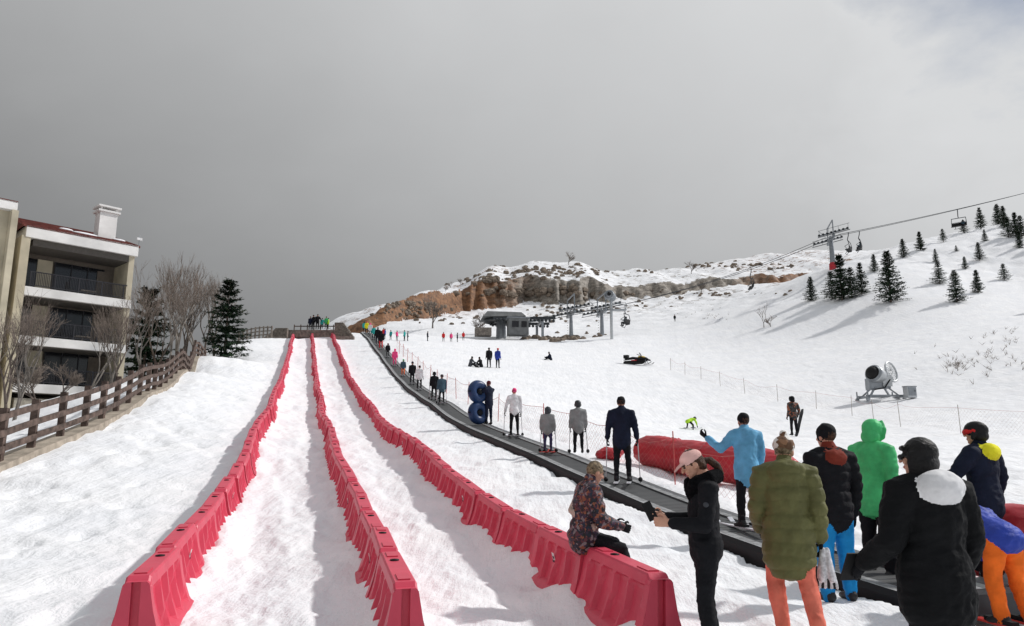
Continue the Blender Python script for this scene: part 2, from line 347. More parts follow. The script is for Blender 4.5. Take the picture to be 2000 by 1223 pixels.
def person(name,x,y,H=1.72,face=0,jk='black_cloth',pt='black_cloth',bt_='boot',bulk=1.,hem=.47,hat='beanie',hatm='black_cloth',hair='short',hairm='hair_brown',
           hood=None,aL=None,aR=None,lL=None,lR=None,lean=0,hy=0,hp=0,pelz=None,z=None,skin='skin',glove='black_cloth',legw=1.,puff=None,goggles=None,
           glasses=False,poles=False,skis=None,board=None,collar=None,fur=False,hands=(.7,.7),palm=None,strap=None,extra=None,sleeve=None,fem=False,hk=1.):
    d=math.hypot(x,y); s=H/1.7; hs=s*(1.12 if H<1.45 else 1.0)
    if z is None: z=gz(x,y)+.0
    vb=min(.030,max(.0105,d*.0016)); vh=min(.022,max(.006,d*.0009))
    aL=aL or ((-.18,-.05,-1),(-.05,.35,-1)); aR=aR or ((.18,-.05,-1),(.05,.35,-1))
    lL=lL or ((-.07,.04,-1),(-.03,-.03,-1)); lR=lR or ((.07,.04,-1),(.03,-.03,-1))
    V=Vector; th=.235*H; sh=.235*H
    dl=[V(a).normalized() for a in lL]; dr=[V(a).normalized() for a in lR]
    drop=min((dl[0]*th+dl[1]*sh).z,(dr[0]*th+dr[1]*sh).z)
    pz=(pelz if pelz is not None else (-drop+.052*H+.02*H))
    pel=V((0,0,pz)); Ru=RX(-lean); U=lambda a,b,c: pel+Ru@V((a*H,b*H,c*H))
    fw=.92 if fem else 1.
    p=P(); b=bulk
    hl=(.535-hem)
    p.tube([U(0,0,-hl),U(0,0,-.0),U(0,.004,.10),U(0,.0,.19),U(0,-.004,.262),U(0,-.004,.305)],
           [(.098*H*b,.076*H*b),(.099*H*b,.078*H*b),(.088*H*b*fw,.068*H*b),(.104*H*b*fw,.073*H*b),(.100*H*b*fw,.062*H*b),(.050*H*b,.044*H*b)],jk,side=(1,0,0),n=16)
    p.tube([U(0,-.004,.28),U(0,.004,.35)],[.042*H,.034*H],collar or (skin if not hood else jk),n=10)
    if collar or b>1.05: p.tube([U(0,0,.300),U(0,.004,.338)],[.052*H,.047*H],collar or jk,n=12)
    p.ell(pel+V((0,0,-.01*H)),(.088*H*legw**.5,.070*H,.065*H),pt,None)
    feet=[]
    for sx,dd in((-1,dl),(1,dr)):
        hp0=pel+V((sx*.050*H,0,-.015*H)); kn=hp0+dd[0]*th; an=kn+dd[1]*sh
        p.tube([hp0,hp0.lerp(kn,.45),kn,kn.lerp(an,.35),an.lerp(kn,.06)],[.054*H*legw,.050*H*legw,.039*H*legw,.038*H*legw,.029*H*legw**1.5],pt,n=12)
        f=an+V((0,0,-.018*H)); feet.append(f)
        fo=V((sx*.12,1,0)).normalized()
        p.tube([f-fo*.025*H+V((0,0,.0)),f+fo*.045*H+V((0,0,-.006*H)),f+fo*.092*H+V((0,0,-.012*H))],[(.026*H,.030*H),(.028*H,.024*H),(.026*H,.016*H)],bt_,n=10)
        p.tube([an+V((0,0,.05*H)),an+V((0,0,-.03*H))],[.031*H*max(1,legw*.95),.029*H],bt_ if legw<1.05 else pt,n=10)
    ws=[]
    for sx,aa in((-1,aL),(1,aR)):
        so=U(sx*.108*fw*(b**.4),-.004,.272); e=so+V(aa[0]).normalized()*.172*H; w=e+V(aa[1]).normalized()*.148*H
        p.tube([U(sx*.05,-.004,.285),so,so.lerp(e,.5),e],[.044*H*b,.046*H*b,.040*H*b,.034*H*b],sleeve or jk,n=12)
        p.tube([e,e.lerp(w,.5),w],[.034*H*b,.031*H*b,.025*H*b],sleeve or jk,n=12)
        ws.append((w,(w-e).normalized(),sx))
    if hood: 
        p.ell(U(0,-.058*b**.5,.285+.015*(hk-1)*4),(.080*H*hk,.045*H*hk,.055*H*hk),hood,Ru); p.tube([U(-.06*hk,-.03,.30),U(-.05*hk,.03,.30)],.028*H*hk**.7,hood); p.tube([U(.06*hk,-.03,.30),U(.05*hk,.03,.30)],.028*H*hk**.7,hood)
    if fur:
        p.tube([U(0,.055,.24),U(-.055,.05,.285),U(-.078,-.015,.315),U(0,-.068,.325),U(.078,-.015,.315),U(.055,.05,.285),U(0,.055,.24)],.036*H,'fur',n=10)
    if strap: p.tube([U(-.11,.03,.28),U(0,.085*b,.16),U(.105,.03,.06),U(.0,-.088*b,.14),U(-.11,-.03,.28)],[(.018*H,.012*H)]*5,strap,side=(0,0,1))
    body=remesh(p,vb,2 if d<30 else 1,(jk,puff,.016) if puff else None,0 if d>22 else (.005 if puff else .009))
    hc=U(0,.006,.335)+RZ(hy)@RX(-lean-hp)@V((0,.012*H,.062*hs/s*H))
    hm=head(hc,RZ(hy)@RX(-lean-hp),hs,skin,hair,hairm,hat,hatm,goggles=goggles,glasses=glasses)
    body.merge(remesh(hm,vh,1))
    for (w,dd,sx),cu in zip(ws,hands):
        hq=P(); nn=V((-sx,0,0)) if palm is None else V(palm)
        if abs(nn.normalized().dot(dd))>.9: nn=V((0,0,-1))
        hand(hq,w+dd*.018*H,dd,nn,-sx,s*1.0,glove,cu,7 if d<14 else 5)
        body.merge(remesh(hq,.004,1) if d<10 else hq)
    if poles:
        for (w,dd,sx) in ws:
            g=w+dd*.07*s; f=V((g.x+sx*.04,g.y-.05,.0)); body.tube([g+V((0,0,.12)),f],.010 if d<30 else .014,'metal_light',n=6); body.tube([f+V((0,0,.06)),f+V((0,0,.065))],.05,'black_plastic',n=8)
    if skis:
        for f in feet:
            zz=.018; L=skis[1]; body.beam((f.x,f.y-L*.42,zz),(f.x,f.y+L*.48,zz),.085,.02,skis[0])
            body.beam((f.x,f.y+L*.48,zz),(f.x,f.y+L*.56,zz+.07),.08,.014,skis[0])
            body.box((f.x,f.y+.02,zz+.03),(.07,.32,.04),'black_plastic')
    if board:
        c=V(board[0]); dr_=V(board[1]).normalized(); body.tube([c-dr_*.72,c-dr_*.5,c,c+dr_*.5,c+dr_*.72],[(.09,.012),(.14,.014),(.125,.014),(.14,.014),(.09,.012)],board[2],side=board[3],n=12)
    if extra: extra(body,pel,ws,feet,H,U)
    ob=mk(name,body,(x,y,z),math.radians(face)); return ob

CV=lambda y: 6.5-.27*y
ZB=.13
def onbelt(y): return gz(CV(y),y)+ZB
def ux(u,Y,v=900): return sp(u,v,Y)[0]

def phone(body,pel,ws,feet,H,U):
    w,dd,sx=ws[1]; c=w+dd*.13+Vector((-.03,.02,.03)); body.box(c,(.010,.075,.15),'black_plastic',RX(-25)@RY(10))
    q=U(-.108,.02,.20); body.tube([q+Vector((-.052,0,0)),q+Vector((-.056,0,0))],.022,'dgrey_cloth',n=12)
person('woman',ux(1375,6.0,1000),6.0,1.61,88,'black_cloth','black_cloth',bulk=1.0,hem=.50,hat='cap',hatm='pinkcap_cloth',hair='pony',hairm='hair_brown',
       aL=((-.1,.15,-1),(.22,1,.05)),aR=((.1,.15,-1),(-.2,1,.15)),lL=((-.05,.12,-1),(0,-.12,-1)),lR=((.05,-.02,-1),(0,-.15,-1)),hp=28,fur=True,glove='skin',hands=(1.0,1.2),
       fem=True,extra=phone,legw=.95,skin='skin')
def gloves(body,pel,ws,feet,H,U):
    w,dd,sx=ws[1]; g=w+Vector((.03,0,-.15)); q=P()
    for o in(-.028,.028):
        q.tube([g+Vector((o*.6,0,.05)),g+Vector((o,.01,-.08)),g+Vector((o*1.5,.0,-.18))],[.022,.036,.036],'glove_white',n=10)
        for k in range(4): q.tube([g+Vector((o*1.5+(k-1.5)*.019,0,-.19)),g+Vector((o*1.7+(k-1.5)*.023,.02,-.26))],.011,'glove_white' if k%2 else 'black_plastic',n=6)
    body.merge(remesh(q,.006,1))
person('woman',ux(1537,6.6,1000),6.6,1.69,-12,'olive_cloth','coral_cloth',bulk=1.30,hem=.385,hat='pom',hatm='flower_hat',hair='short',hairm='hair_blonde',hood='olive_cloth',hk=1.15,
       aL=((-.22,.1,-1),(.15,.7,-.7)),aR=((.22,-.1,-1),(.05,.3,-1)),lL=((-.10,.22,-1),(.10,-.10,-1)),lR=((.10,-.04,-1),(.12,-.45,-1)),puff=.115,legw=1.15,hy=-25,hp=8,fem=True,extra=gloves)
person('man',ux(1628,7.9,1000),7.9,1.77,12,'black_cloth','cyan_pants',bulk=1.18,hem=.465,hat='beanie',hatm='black_cloth',hood='rust_cloth',collar='rust_cloth',hk=.85,
       puff=.10,legw=1.22,hy=12,aL=((-.2,.1,-1),(.3,.8,-.4)),aR=((.25,0,-1),(.0,.25,-1)))
person('man',ux(1710,8.9,1000),8.9,1.80,-62,'green_shell','black_cloth',bulk=1.15,hem=.46,hat='hood',hatm='green_shell',hair='none',hairm='hair_black',legw=1.12,
       aL=((-.15,.1,-1),(.25,.8,-.5)),aR=((.15,-.05,-1),(-.1,.65,-.6)),hp=8,lean=3)
def blacktab(body,pel,ws,feet,H,U):
    w,dd,sx=ws[0]; body.box(w+dd*.12+Vector((0,0,.03)),(.14,.010,.2),'black_plastic',RX(30))
person('woman',ux(1815,4.6,1000),4.6,1.68,10,'black_shell','black_cloth',bulk=1.34,hem=.40,hat=None,hair='bob',hairm='hair_black',hood='white_cloth',collar='white_cloth',hk=1.12,
       aL=((-.34,.0,-1),(-.15,.75,-.55)),aR=((.26,.0,-1),(-.05,.45,-.8)),hy=42,hp=2,glasses=True,fem=True,glove='black_cloth',extra=blacktab)
person('skier',ux(1928,8.6,1000),8.6,1.79,30,'navy_cloth','black_cloth',bulk=1.18,hem=.45,hat='helmet',hatm='black_plastic',hood='yellow_cloth',goggles='red_cloth',
       aL=((-.55,.35,-.75),(-.25,.9,-.25)),aR=((.45,-.05,-1),(.1,.4,-.8)),hy=18,poles=True,bt_='boot_grey',lL=((-.14,.1,-1),(-.05,-.1,-1)),lR=((.14,.1,-1),(.05,-.1,-1)))
person('child',ux(1958,7.1,1050),7.1,1.46,10,'royal_cloth','orange_cloth',bulk=1.18,hem=.50,hat='helmet',hatm='royal_cloth',lean=66,hp=5,legw=1.25,
       lL=((-.14,.10,-1),(-.04,-.22,-1)),lR=((.14,.10,-1),(.05,-.22,-1)),aL=((-.25,.35,-1),(0,.4,-1)),aR=((.25,.35,-1),(0,.4,-1)),poles=True,skis=('ski_red',1.3),bt_='boot')
yb=7.75; xb=2.93-.285*yb
person('woman',xb,yb,1.62,-78,'pattern_jacket','black_cloth',bulk=1.22,hem=.51,hat=None,hair='short',hairm='hair_blonde',pelz=.74,z=gz(xb,yb)-.06,
       lL=((-.1,1,-.18),(0,.25,-1)),lR=((.12,1,-.25),(0,.15,-1)),aL=((-.2,.3,-1),(.35,1,-.3)),aR=((.2,.2,-1),(-.3,1,-.3)),lean=8,hp=14,hy=8,puff=.10,strap='beige_strap',fem=True,glove='black_cloth')
y0=11.4
person('skier',CV(y0)+.12,y0,1.68,12,'sky_jacket','black_cloth',bulk=1.15,hem=.43,hat='beanie',hatm='black_cloth',hood='sky_jacket',z=onbelt(y0),
       aL=((-.62,.25,-.7),(-.55,.5,.65)),aR=((.2,0,-1),(0,.5,-.9)),skis=('ski',1.5))
person('skier',2.30,15.7,1.75,-10,'navy_cloth','black_cloth',bulk=1.12,hem=.46,hat='beanie',hatm='black_cloth',z=onbelt(15.7),poles=True,skis=('ski',1.65),aL=((-.3,.0,-1),(-.1,.5,-.9)),aR=((.3,0,-1),(.1,.5,-.9)),legw=.95)
person('child',1.80,20.3,1.38,5,'grey_cloth','black_cloth',bulk=1.2,hem=.46,hat='helmet',hatm='metal_dark',hood='grey_cloth',poles=True,z=onbelt(20.3))
person('child',.98,20.5,1.2,-15,'grey_cloth','purple_cloth',bulk=1.25,hem=.47,hat='hood',hatm='dgrey_cloth',poles=True,z=onbelt(20.5),skis=('ski_red',1.1),sleeve='grey_cloth')
person('skier',.08,25,1.58,10,'white_cloth','black_cloth',bulk=1.1,hem=.50,hat='beanie',hatm='pink_cloth',poles=True,z=onbelt(25),skis=('ski',1.5),sleeve='white_cloth',aL=((-.4,0,-1),(-.1,.4,-.9)))
xt=ux(955,29.3,800)
person('person',xt,29.3,1.70,45,'navy_cloth','navy_cloth',bulk=1.12,hem=.45,hat='beanie',hatm='burgundy_cloth',z=onbelt(29.3),aL=((-.5,.7,-.5),(-.3,.9,.1)),aR=((.1,.7,-.6),(-.7,.7,.0)))
for u,v1,v2,jk,pt,hm,fc in [(864,735,790,'slate_cloth','black_cloth','dgrey_cloth',20),(849,724,776,'black_cloth','black_cloth','black_cloth',10),
     (820,706,753,'white_cloth','black_cloth','black_cloth',0),(806,702,745,'black_cloth','black_cloth','navy_cloth',10),(788,692,724,'slate_cloth','orange_cloth','green_shell',0),
     (771,676,709,'pink_cloth','pink_cloth','pink_cloth',0),(757,673,700,'black_cloth','black_cloth','burgundy_cloth',0),(743,652,688,'black_cloth','red_cloth','black_cloth',0),
     (736,645,680,'black_cloth','navy_cloth','black_cloth',0),(728,648,674,'teal_cloth','black_cloth','red_cloth',10),(721,640,666,'white_cloth','black_cloth','pink_cloth',0),
     (714,634,658,'yellow_cloth','black_cloth','red_cloth',0),(709,630,652,'teal_cloth','black_cloth','black_cloth',0)]:
    k=(u-1000)/1444.*1.005; Y=6.5/(k+.27); 
    Hh=min(1.8,max(1.05,(v2-v1)/1444.*Y*1.0))
    person('skier',k*Y,Y,Hh,fc,jk,pt,bulk=1.15,hem=.47,hat='helmet' if u%2 else 'beanie',hatm=hm,z=onbelt(Y),poles=(u%3==0),skis=('ski',1.4))
for u,v2,hh,jk,fc in [(612,634,1.75,'black_cloth',150),(620,634,1.8,'black_cloth',200),(629,638,1.3,'teal_cloth',180),(637,636,1.5,'green_shell',170),(641,637,1.3,'lime_cloth',120),(606,636,1.6,'navy_cloth',180)]:
    q=sp(u,v2,87.5); person('person',q[0],q[1],hh,fc,jk,'black_cloth',bulk=1.15,z=gz(q[0],q[1]+0)+.85,hat='beanie',hatm='black_cloth',aL=((-.5,.3,-.8),(-.1,.7,-.6)))
def slope_person(u,v1,v2,jk,pt,fc,sit=False,name='skier',**kw):
    g=gp(u,v2); Hh=(v2-v1)/1444.*g[1]
    if sit: person(name,g[0],g[1],1.65,fc,jk,pt,pelz=.17,lL=((-.2,1,.35),(0,.8,-.6)),lR=((.2,1,.3),(0,.8,-.6)),lean=15,z=g[2],aL=((-.3,.6,-.8),(0,1,-.2)),aR=((.3,.6,-.8),(0,1,-.2)),bulk=1.15,**kw)
    else: person(name,g[0],g[1],min(1.85,max(1.1,Hh)),fc,jk,pt,z=g[2],bulk=1.1,**kw)
slope_person(955,679,718,'black_cloth','black_cloth',20); slope_person(972,680,719,'royal_cloth','black_cloth',-30,hat='beanie',hatm='red_cloth')
slope_person(918,698,716,'dgrey_cloth','black_cloth',-60,True); slope_person(940,698,717,'black_cloth','black_cloth',60,True); slope_person(1076,686,704,'navy_cloth','black_cloth',80,True)
slope_person(1552,776,851,'camo_jacket','black_cloth',15,name='snowboarder',hat='hood',hatm='black_cloth',board=((.34,.05,.62),(.45,.15,1),'metal_dark',(0,1,0)),aR=((.4,.0,-1),(.2,.5,-.5)))
g=gp(1345,837); person('child',g[0],g[1],1.25,-60,'lime_cloth','black_cloth',pelz=.42,z=g[2],lean=70,lL=((-.5,.4,-.6),(-.2,-.3,-1)),lR=((.5,.4,-.6),(.2,-.3,-1)),hat='helmet',hatm='black_plastic',bulk=1.2,aL=((-.2,.5,-1),(0,.3,-1)),aR=((.2,.5,-1),(0,.3,-1)),skis=('ski',1.2))
for u,v1,v2,jk in [(763,645,664,'teal_cloth'),(775,650,665,'pink_cloth'),(790,645,666,'teal_cloth'),(796,648,666,'grey_cloth'),(835,655,666,'navy_cloth'),(866,657,667,'red_cloth'),
                   (881,656,668,'pink_cloth'),(893,658,668,'navy_cloth'),(905,654,665,'red_cloth'),(1318,614,628,'black_cloth'),(752,642,662,'royal_cloth'),(749,640,660,'red_cloth')]:
    slope_person(u,v1,v2,jk,'black_cloth',(u*37)%360)

p=P(); tx=(.62,-.78,.05)
p.torus((0,0,.46),tx,.28,.185,'tube_blue'); p.torus((-.02,.0,1.28),tx,.28,.18,'tube_blue')
for zz in(.46,1.28): p.ell((.02,.03,zz),(.17,.17,.17),'tube_black',None)  # dark balls fill the ring holes so they read dark
for zz in(.46,1.28):
    for sx in(-1,1): p.tube([(sx*.24,-.14+sx*.16,zz),(sx*.37,-.16+sx*.2,zz)],.03,'tube_black',n=6)
x_=ux(934,29.2,830); mk('inner_tube',p,(x_,29.2,onbelt(29.3)+.0))

# ---------------------------------------------------------------- barriers
def barrier_mesh(label):
    L=1.52; p=P(); KZ=.74
    xs=np.concatenate([[-L/2,-L/2+.02],np.linspace(-L/2+.05,L/2-.05,37),[L/2-.02,L/2]]); zs=[0,.04,.10,.13,.17,.25,.35,.45,.55,.62,.66,.70,.76,.80,.82]
    def hw(z): return float(np.interp(z,[0,.10,.14,.40,.74,.80,.82],[.25,.25,.21,.145,.100,.094,.078]))
    def rec(x,z):
        r=0
        for c in(-.49,-.165,.165,.49):
            xx=x-c-(.4-z)*.10; w=.112
            a=float(sst(w+.022,w,abs(xx)))*float(sst(.13,.17,z))*float(sst(.70,.65,z)); r=max(r,a)
        return r*.045
    def topz(x,z):
        return z*KZ-(.035 if abs(x)>L/2-.06 and z>.75 else 0)
    nx=len(xs); nz=len(zs)
    for sd in(1,-1):
        vs=[(x,sd*(hw(z)-rec(x,z)),topz(x,z)) for z in zs for x in xs]; fs=[]
        for j in range(nz-1):
            for i in range(nx-1):
                a=j*nx+i; q=(a,a+1,a+1+nx,a+nx); fs.append(q if sd<0 else q[::-1])
        p.add(vs,fs,'red_plastic',False)
    w=hw(.82); vs=[(x,sd*w,topz(x,.82)) for sd in(-1,1) for x in xs]; p.add(vs,[(i,i+1,i+1+nx,i+nx) for i in range(nx-1)],'red_plastic',False)
    for sx in(-1,1):
        x=sx*L/2; zz=[0,.10,.14,.40,.74,.82]
        for sd in(-1,1):
            vs=[];
            for z in zz: vs+= [(x,sd*hw(z),topz(x,z)),(x,sd*.035,topz(x,z))]
            fs=[(2*i,2*i+1,2*i+3,2*i+2) for i in range(len(zz)-1)]; p.add(vs,fs,'red_plastic',False)
            p.add([(x,sd*.035,0),(x-sx*.05,sd*.035,0),(x-sx*.05,sd*.035,.56),(x,sd*.035,.56)],[(0,1,2,3)],'red_plastic',False)
        p.add([(x-sx*.05,-.035,0),(x-sx*.05,.035,0),(x-sx*.05,.035,.57),(x-sx*.05,-.035,.57)],[(0,1,2,3)],'red_plastic',False)
    H_=.82*KZ
    p.tube([(.22,0,H_-.002),(.22,0,H_+.008)],.042,'black_plastic',n=16,cap=False)
    p.tube([(.22,0,H_+.006),(.22,0,H_+.012)],.022,'rubber',n=10,cap=False)
    for c in(-.5,.5): p.box((c,0,H_+.004),(.22,.10,.012),'red_plastic')
    if label:
        for sd in(1,-1):
            y=lambda z:sd*(hw(z)+.004)
            p.box((-.0,y(.5),.5*KZ),(.07,.004,.12),'white_plastic',RX(sd*-14)); p.box((0,y(.5)+sd*.003,.5*KZ+.01),(.05,.004,.03),'dgrey_cloth',RX(sd*-14)); p.box((0,y(.5)+sd*.004,.5*KZ-.03),(.05,.004,.02),'dgrey_cloth',RX(sd*-14))
    return meshof('barrier_section',p)
BM=[barrier_mesh(False),barrier_mesh(True)]
for i in range(3):
    e=empty('plastic_barrier_row'); y=[6.2,6.1,6.25][i]; k=0
    tb=lambda yy: float(bt(i,yy))-.285*yy
    rr=random.Random(i+3)
    while y<85.5:
        dy=1.54
        sl=(gz(tb(y+.8),y+.8)-gz(tb(y-.8),y-.8))/(1.6*1.04)
        c=math.sqrt(1+.285**2+ (sl*1.04)**2)
        yy=y+dy/c/2; xx=tb(yy); zz=gz(xx,yy)
        sl=(gz(tb(yy+.7),yy+.7)-gz(tb(yy-.7),yy-.7))/(1.4*1.04)
        ob=mk('section_%d'%k,BM[1 if k%3==1 else 0],parent=e)
        az=math.atan2(1,(tb(yy+.5)-tb(yy-.5)))
        wob=rr.uniform(-1,1)*.022+.02*math.sin(yy*.45+i)
        Rm=Matrix.Rotation(az+wob,4,'Z')@Matrix.Rotation(-math.atan(sl)+rr.uniform(-1,1)*.012,4,'Y')@Matrix.Rotation(rr.uniform(-1,1)*.035,4,'X')
        sink=.02+.05*float(sst(7,12,yy))
        ob.matrix_local=Matrix.Translation((xx+.05*math.sin(yy*.5+i*2),yy,zz-sink+rr.uniform(-1,1)*.015))@Rm
        y+=dy/c; k+=1

# ---------------------------------------------------------------- conveyor
def ribbon(name,prof,mats,ys,xf,zoff):
    p=P(); n=len(prof); vs=[]
    for y in ys:
        x=xf(y); z=gz(x,y)+zoff
        for dx,dz in prof: vs.append((x+dx*.965,y+dx*.26,z+dz))
    for j in range(len(mats)):
        fs=[]
        for i in range(len(ys)-1):
            a=i*n+j; fs.append((a,a+1,a+1+n,a+n))
        p.f+= fs; p.m+=[mats[j]]*len(fs); p.s+=[False]*len(fs)
    p.v=vs
    return mk(name,p)
M('belt',(.075,.078,.08),.6,.1,3); nt=MC['belt'].node_tree; b=nt.nodes['Principled BSDF']
tc=nt.nodes.new('ShaderNodeTexCoord'); wv=nt.nodes.new('ShaderNodeTexWave'); wv.bands_direction='Y'; wv.inputs['Scale'].default_value=2.2; wv.inputs['Distortion'].default_value=0
nt.links.new(tc.outputs['Object'],wv.inputs['Vector']); bp=nt.nodes.new('ShaderNodeBump'); bp.inputs['Strength'].default_value=1; bp.inputs['Distance'].default_value=.04
nt.links.new(wv.outputs['Fac'],bp.inputs['Height']); nt.links.new(bp.outputs['Normal'],b.inputs['Normal'])
M('deck_grid',(.24,.245,.25),.6,.35,9,.4,30,0,.4)
ys=np.arange(7.6,95,.5)
prof=[(-.60,-.3),(-.585,.08),(-.54,.14),(-.50,.135),(-.34,.13),(-.33,.10),(.33,.10),(.34,.13),(.50,.13),(.52,.16),(.58,.15),(.60,-.3)]
mm=['black_plastic','black_plastic','metal_light','deck_grid','metal_dark','belt','metal_dark','deck_grid','metal_light','metal_dark','black_plastic']
ribbon('conveyor_belt',prof,mm,ys,CV,0)
p=P(); p.box((CV(7.5),7.5,.1),(1.3,.25,.2),'metal_dark',RZ(15)); mk('conveyor_end',p,(0,0,gz(CV(7.5),7.5)))

# ---------------------------------------------------------------- red padded mat roll
p=P(); a=Vector(sp(1265,905,19.8)); b=Vector(sp(1530,935,16.6))
a.z=gz(a.x,a.y)+.36; b.z=gz(b.x,b.y)+.42
pts=[a.lerp(b,t/8)+Vector((0,.10*math.sin(t*1.1),.015*math.sin(t*2))) for t in range(9)]
p.tube(pts,[(.38,.40),(.42,.43),(.40,.41),(.43,.44),(.41,.42),(.44,.44),(.43,.44),(.46,.45),(.45,.44)],'red_vinyl',n=20)
for t in(2,4,6): p.tube([pts[t]-(b-a)*.004,pts[t]+(b-a)*.004],[(.445,.455)]*2,'red_vinyl',n=20,cap=False)
mk('padded_safety_mat',remesh(p,.035,2,fold=.012))
p=P(); c=Vector(sp(1200,880,20.5)); c.z=gz(c.x,c.y)
for i in range(7): p.ell(c+Vector((random.uniform(-.35,.35),random.uniform(-.2,.2),.10+random.uniform(0,.12))),(.22,.2,.12),'red_vinyl',RZ(i*40))
mk('folded_safety_mat',remesh(p,.025,1,fold=.02))
p=P(); a=Vector((5.2,9.6,0)); b=Vector((6.6,8.0,0)); a.z=gz(a.x,a.y)+.42; b.z=gz(b.x,b.y)+.42
p.tube([a,a.lerp(b,.5),b],[.42,.44,.42],'red_vinyl',n=18); mk('padded_safety_mat',remesh(p,.035,1,fold=.012))

# ---------------------------------------------------------------- nets
def netmat(nm,colr,th):
    m=bpy.data.materials.new(nm); m.use_nodes=True; nt=m.node_tree; b=nt.nodes['Principled BSDF']; b.inputs['Base Color'].default_value=(*colr,1)
    uv=nt.nodes.new('ShaderNodeUVMap'); sx=nt.nodes.new('ShaderNodeSeparateXYZ'); nt.links.new(uv.outputs[0],sx.inputs[0])
    outs=[]
    for op in('ADD','SUBTRACT'):
        m0=nt.nodes.new('ShaderNodeMath'); m0.operation=op; nt.links.new(sx.outputs[0],m0.inputs[0]); nt.links.new(sx.outputs[1],m0.inputs[1])
        m1=nt.nodes.new('ShaderNodeMath'); m1.operation='FRACT'; nt.links.new(m0.outputs[0],m1.inputs[0])
        m2=nt.nodes.new('ShaderNodeMath'); m2.operation='LESS_THAN'; m2.inputs[1].default_value=th; nt.links.new(m1.outputs[0],m2.inputs[0]); outs.append(m2)
    mx=nt.nodes.new('ShaderNodeMath'); mx.operation='MAXIMUM'; nt.links.new(outs[0].outputs[0],mx.inputs[0]); nt.links.new(outs[1].outputs[0],mx.inputs[1])
    nt.links.new(mx.outputs[0],b.inputs['Alpha']); MC[nm]=m
netmat('net_red',(.5,.12,.10),.045); netmat('net_pale',(.35,.22,.18),.022)
def net(name,pts,h,post='pole_red',step=2.6,nm='net_red',rope=.006,pr=.012):
    e=empty(name); P2=[Vector(q) for q in pts]
    L=[0]
    for a,b in zip(P2,P2[1:]): L.append(L[-1]+(b-a).length)
    def at(s):
        for i in range(len(P2)-1):
            if s<=L[i+1]+1e-6: return P2[i].lerp(P2[i+1],(s-L[i])/(L[i+1]-L[i]))
        return P2[-1]
    n=int(L[-1]/.65)+1; vs=[];uv=[]
    for i in range(n+1):
        s=L[-1]*i/n; q=at(s); z=gz(q.x,q.y); sag=.25*abs(math.sin(math.pi*s/step))*(.6+.5*math.sin(s*.37))
        vs+=[(q.x,q.y,z+.08),(q.x+.03*math.sin(s*2),q.y,z+h-sag)]; uv+=[(s/.20,0),(s/.20,h/.20)]
    fs=[(2*i,2*i+2,2*i+3,2*i+1) for i in range(n)]
    me=bpy.data.meshes.new('netting'); me.from_pydata(vs,[],fs); me.materials.append(MC[nm]); ul=me.uv_layers.new()
    for lp in me.loops: ul.data[lp.index].uv=uv[lp.vertex_index]
    ob=bpy.data.objects.new('netting',me); col.objects.link(ob); ob.parent=e
    p=P(); s=0
    while s<=L[-1]:
        q=at(s); z=gz(q.x,q.y); tl=.05*math.sin(s*3); p.tube([(q.x,q.y,z-.1),(q.x+tl,q.y,z+h+.12)],pr+q.y*.0001,post,n=6); s+=step
    for i in range(n): p.tube([vs[2*i+1],vs[2*i+3]],rope+vs[2*i][1]*.00005,'pole_red',n=4,cap=False)
    mk('posts',p,parent=e)
net('safety_net',[(8.05-.27*y,y,0) for y in (13.5,16,19,22,26,30,35,42,50,60,72)],1.05,step=3.2)
net('safety_net',[gp(u,v) for u,v in [(1310,722),(1395,750),(1480,776),(1565,792),(1658,810),(1772,836),(1897,850),(2020,858),(2200,870)]],1.1,'post_pale',4.6,'net_pale',.002,.012)

# ---------------------------------------------------------------- wooden fence with kerb
FL=[(-10.3,12.5),(-10.7,15.5),(-11.0,16.6),(-11.9,21),(-13.8,27.7),(-17.5,39),(-21.6,50),(-23.2,56)]
def fx(y): return float(np.interp(y,[q[1] for q in FL],[q[0] for q in FL]))
e=empty('wooden_fence'); y=12.6; posts=[]
while y<56: posts.append((fx(y),y)); y+=1.62
p=P()
for i,(x,y) in enumerate(posts):
    z=gz(x,y); p.box((x,y,z+.60),(.15,.15,1.25),'old_wood',RZ(15+random.uniform(-4,4))@RX(random.uniform(-2,2)))
mk('posts',p,parent=e); p=P()
for (a,b) in zip(posts,posts[1:]):
    za=gz(*a);zb=gz(*b)
    for h in(.38,.72,1.06): p.beam((a[0]+.09,a[1],za+h+random.uniform(-.02,.02)),(b[0]+.09,b[1],zb+h+random.uniform(-.02,.02)),.05,.14,'old_wood')
mk('rails',p,parent=e)
ribbon('stone_kerb',[(-.28,-.5),(-.28,.10),(.30,.13),(.32,-.5)],['kerb_stone']*3,np.arange(12,56.5,1.0),fx,0)
e=empty('wooden_fence'); p=P(); pr=None
for u in range(466,535,8):
    q=sp(u,664-(u-466)*.06,79); z=gz(q[0],q[1]); p.box((q[0],q[1],z+.65),(.14,.14,1.4),'pale_wood')
    if pr: 
        for h in(.4,.8,1.2): p.beam((pr[0],pr[1]-.1,pr[2]+h),(q[0],q[1]-.1,z+h),.05,.12,'pale_wood')
    pr=(q[0],q[1],z)
mk('posts_and_rails',p,parent=e)

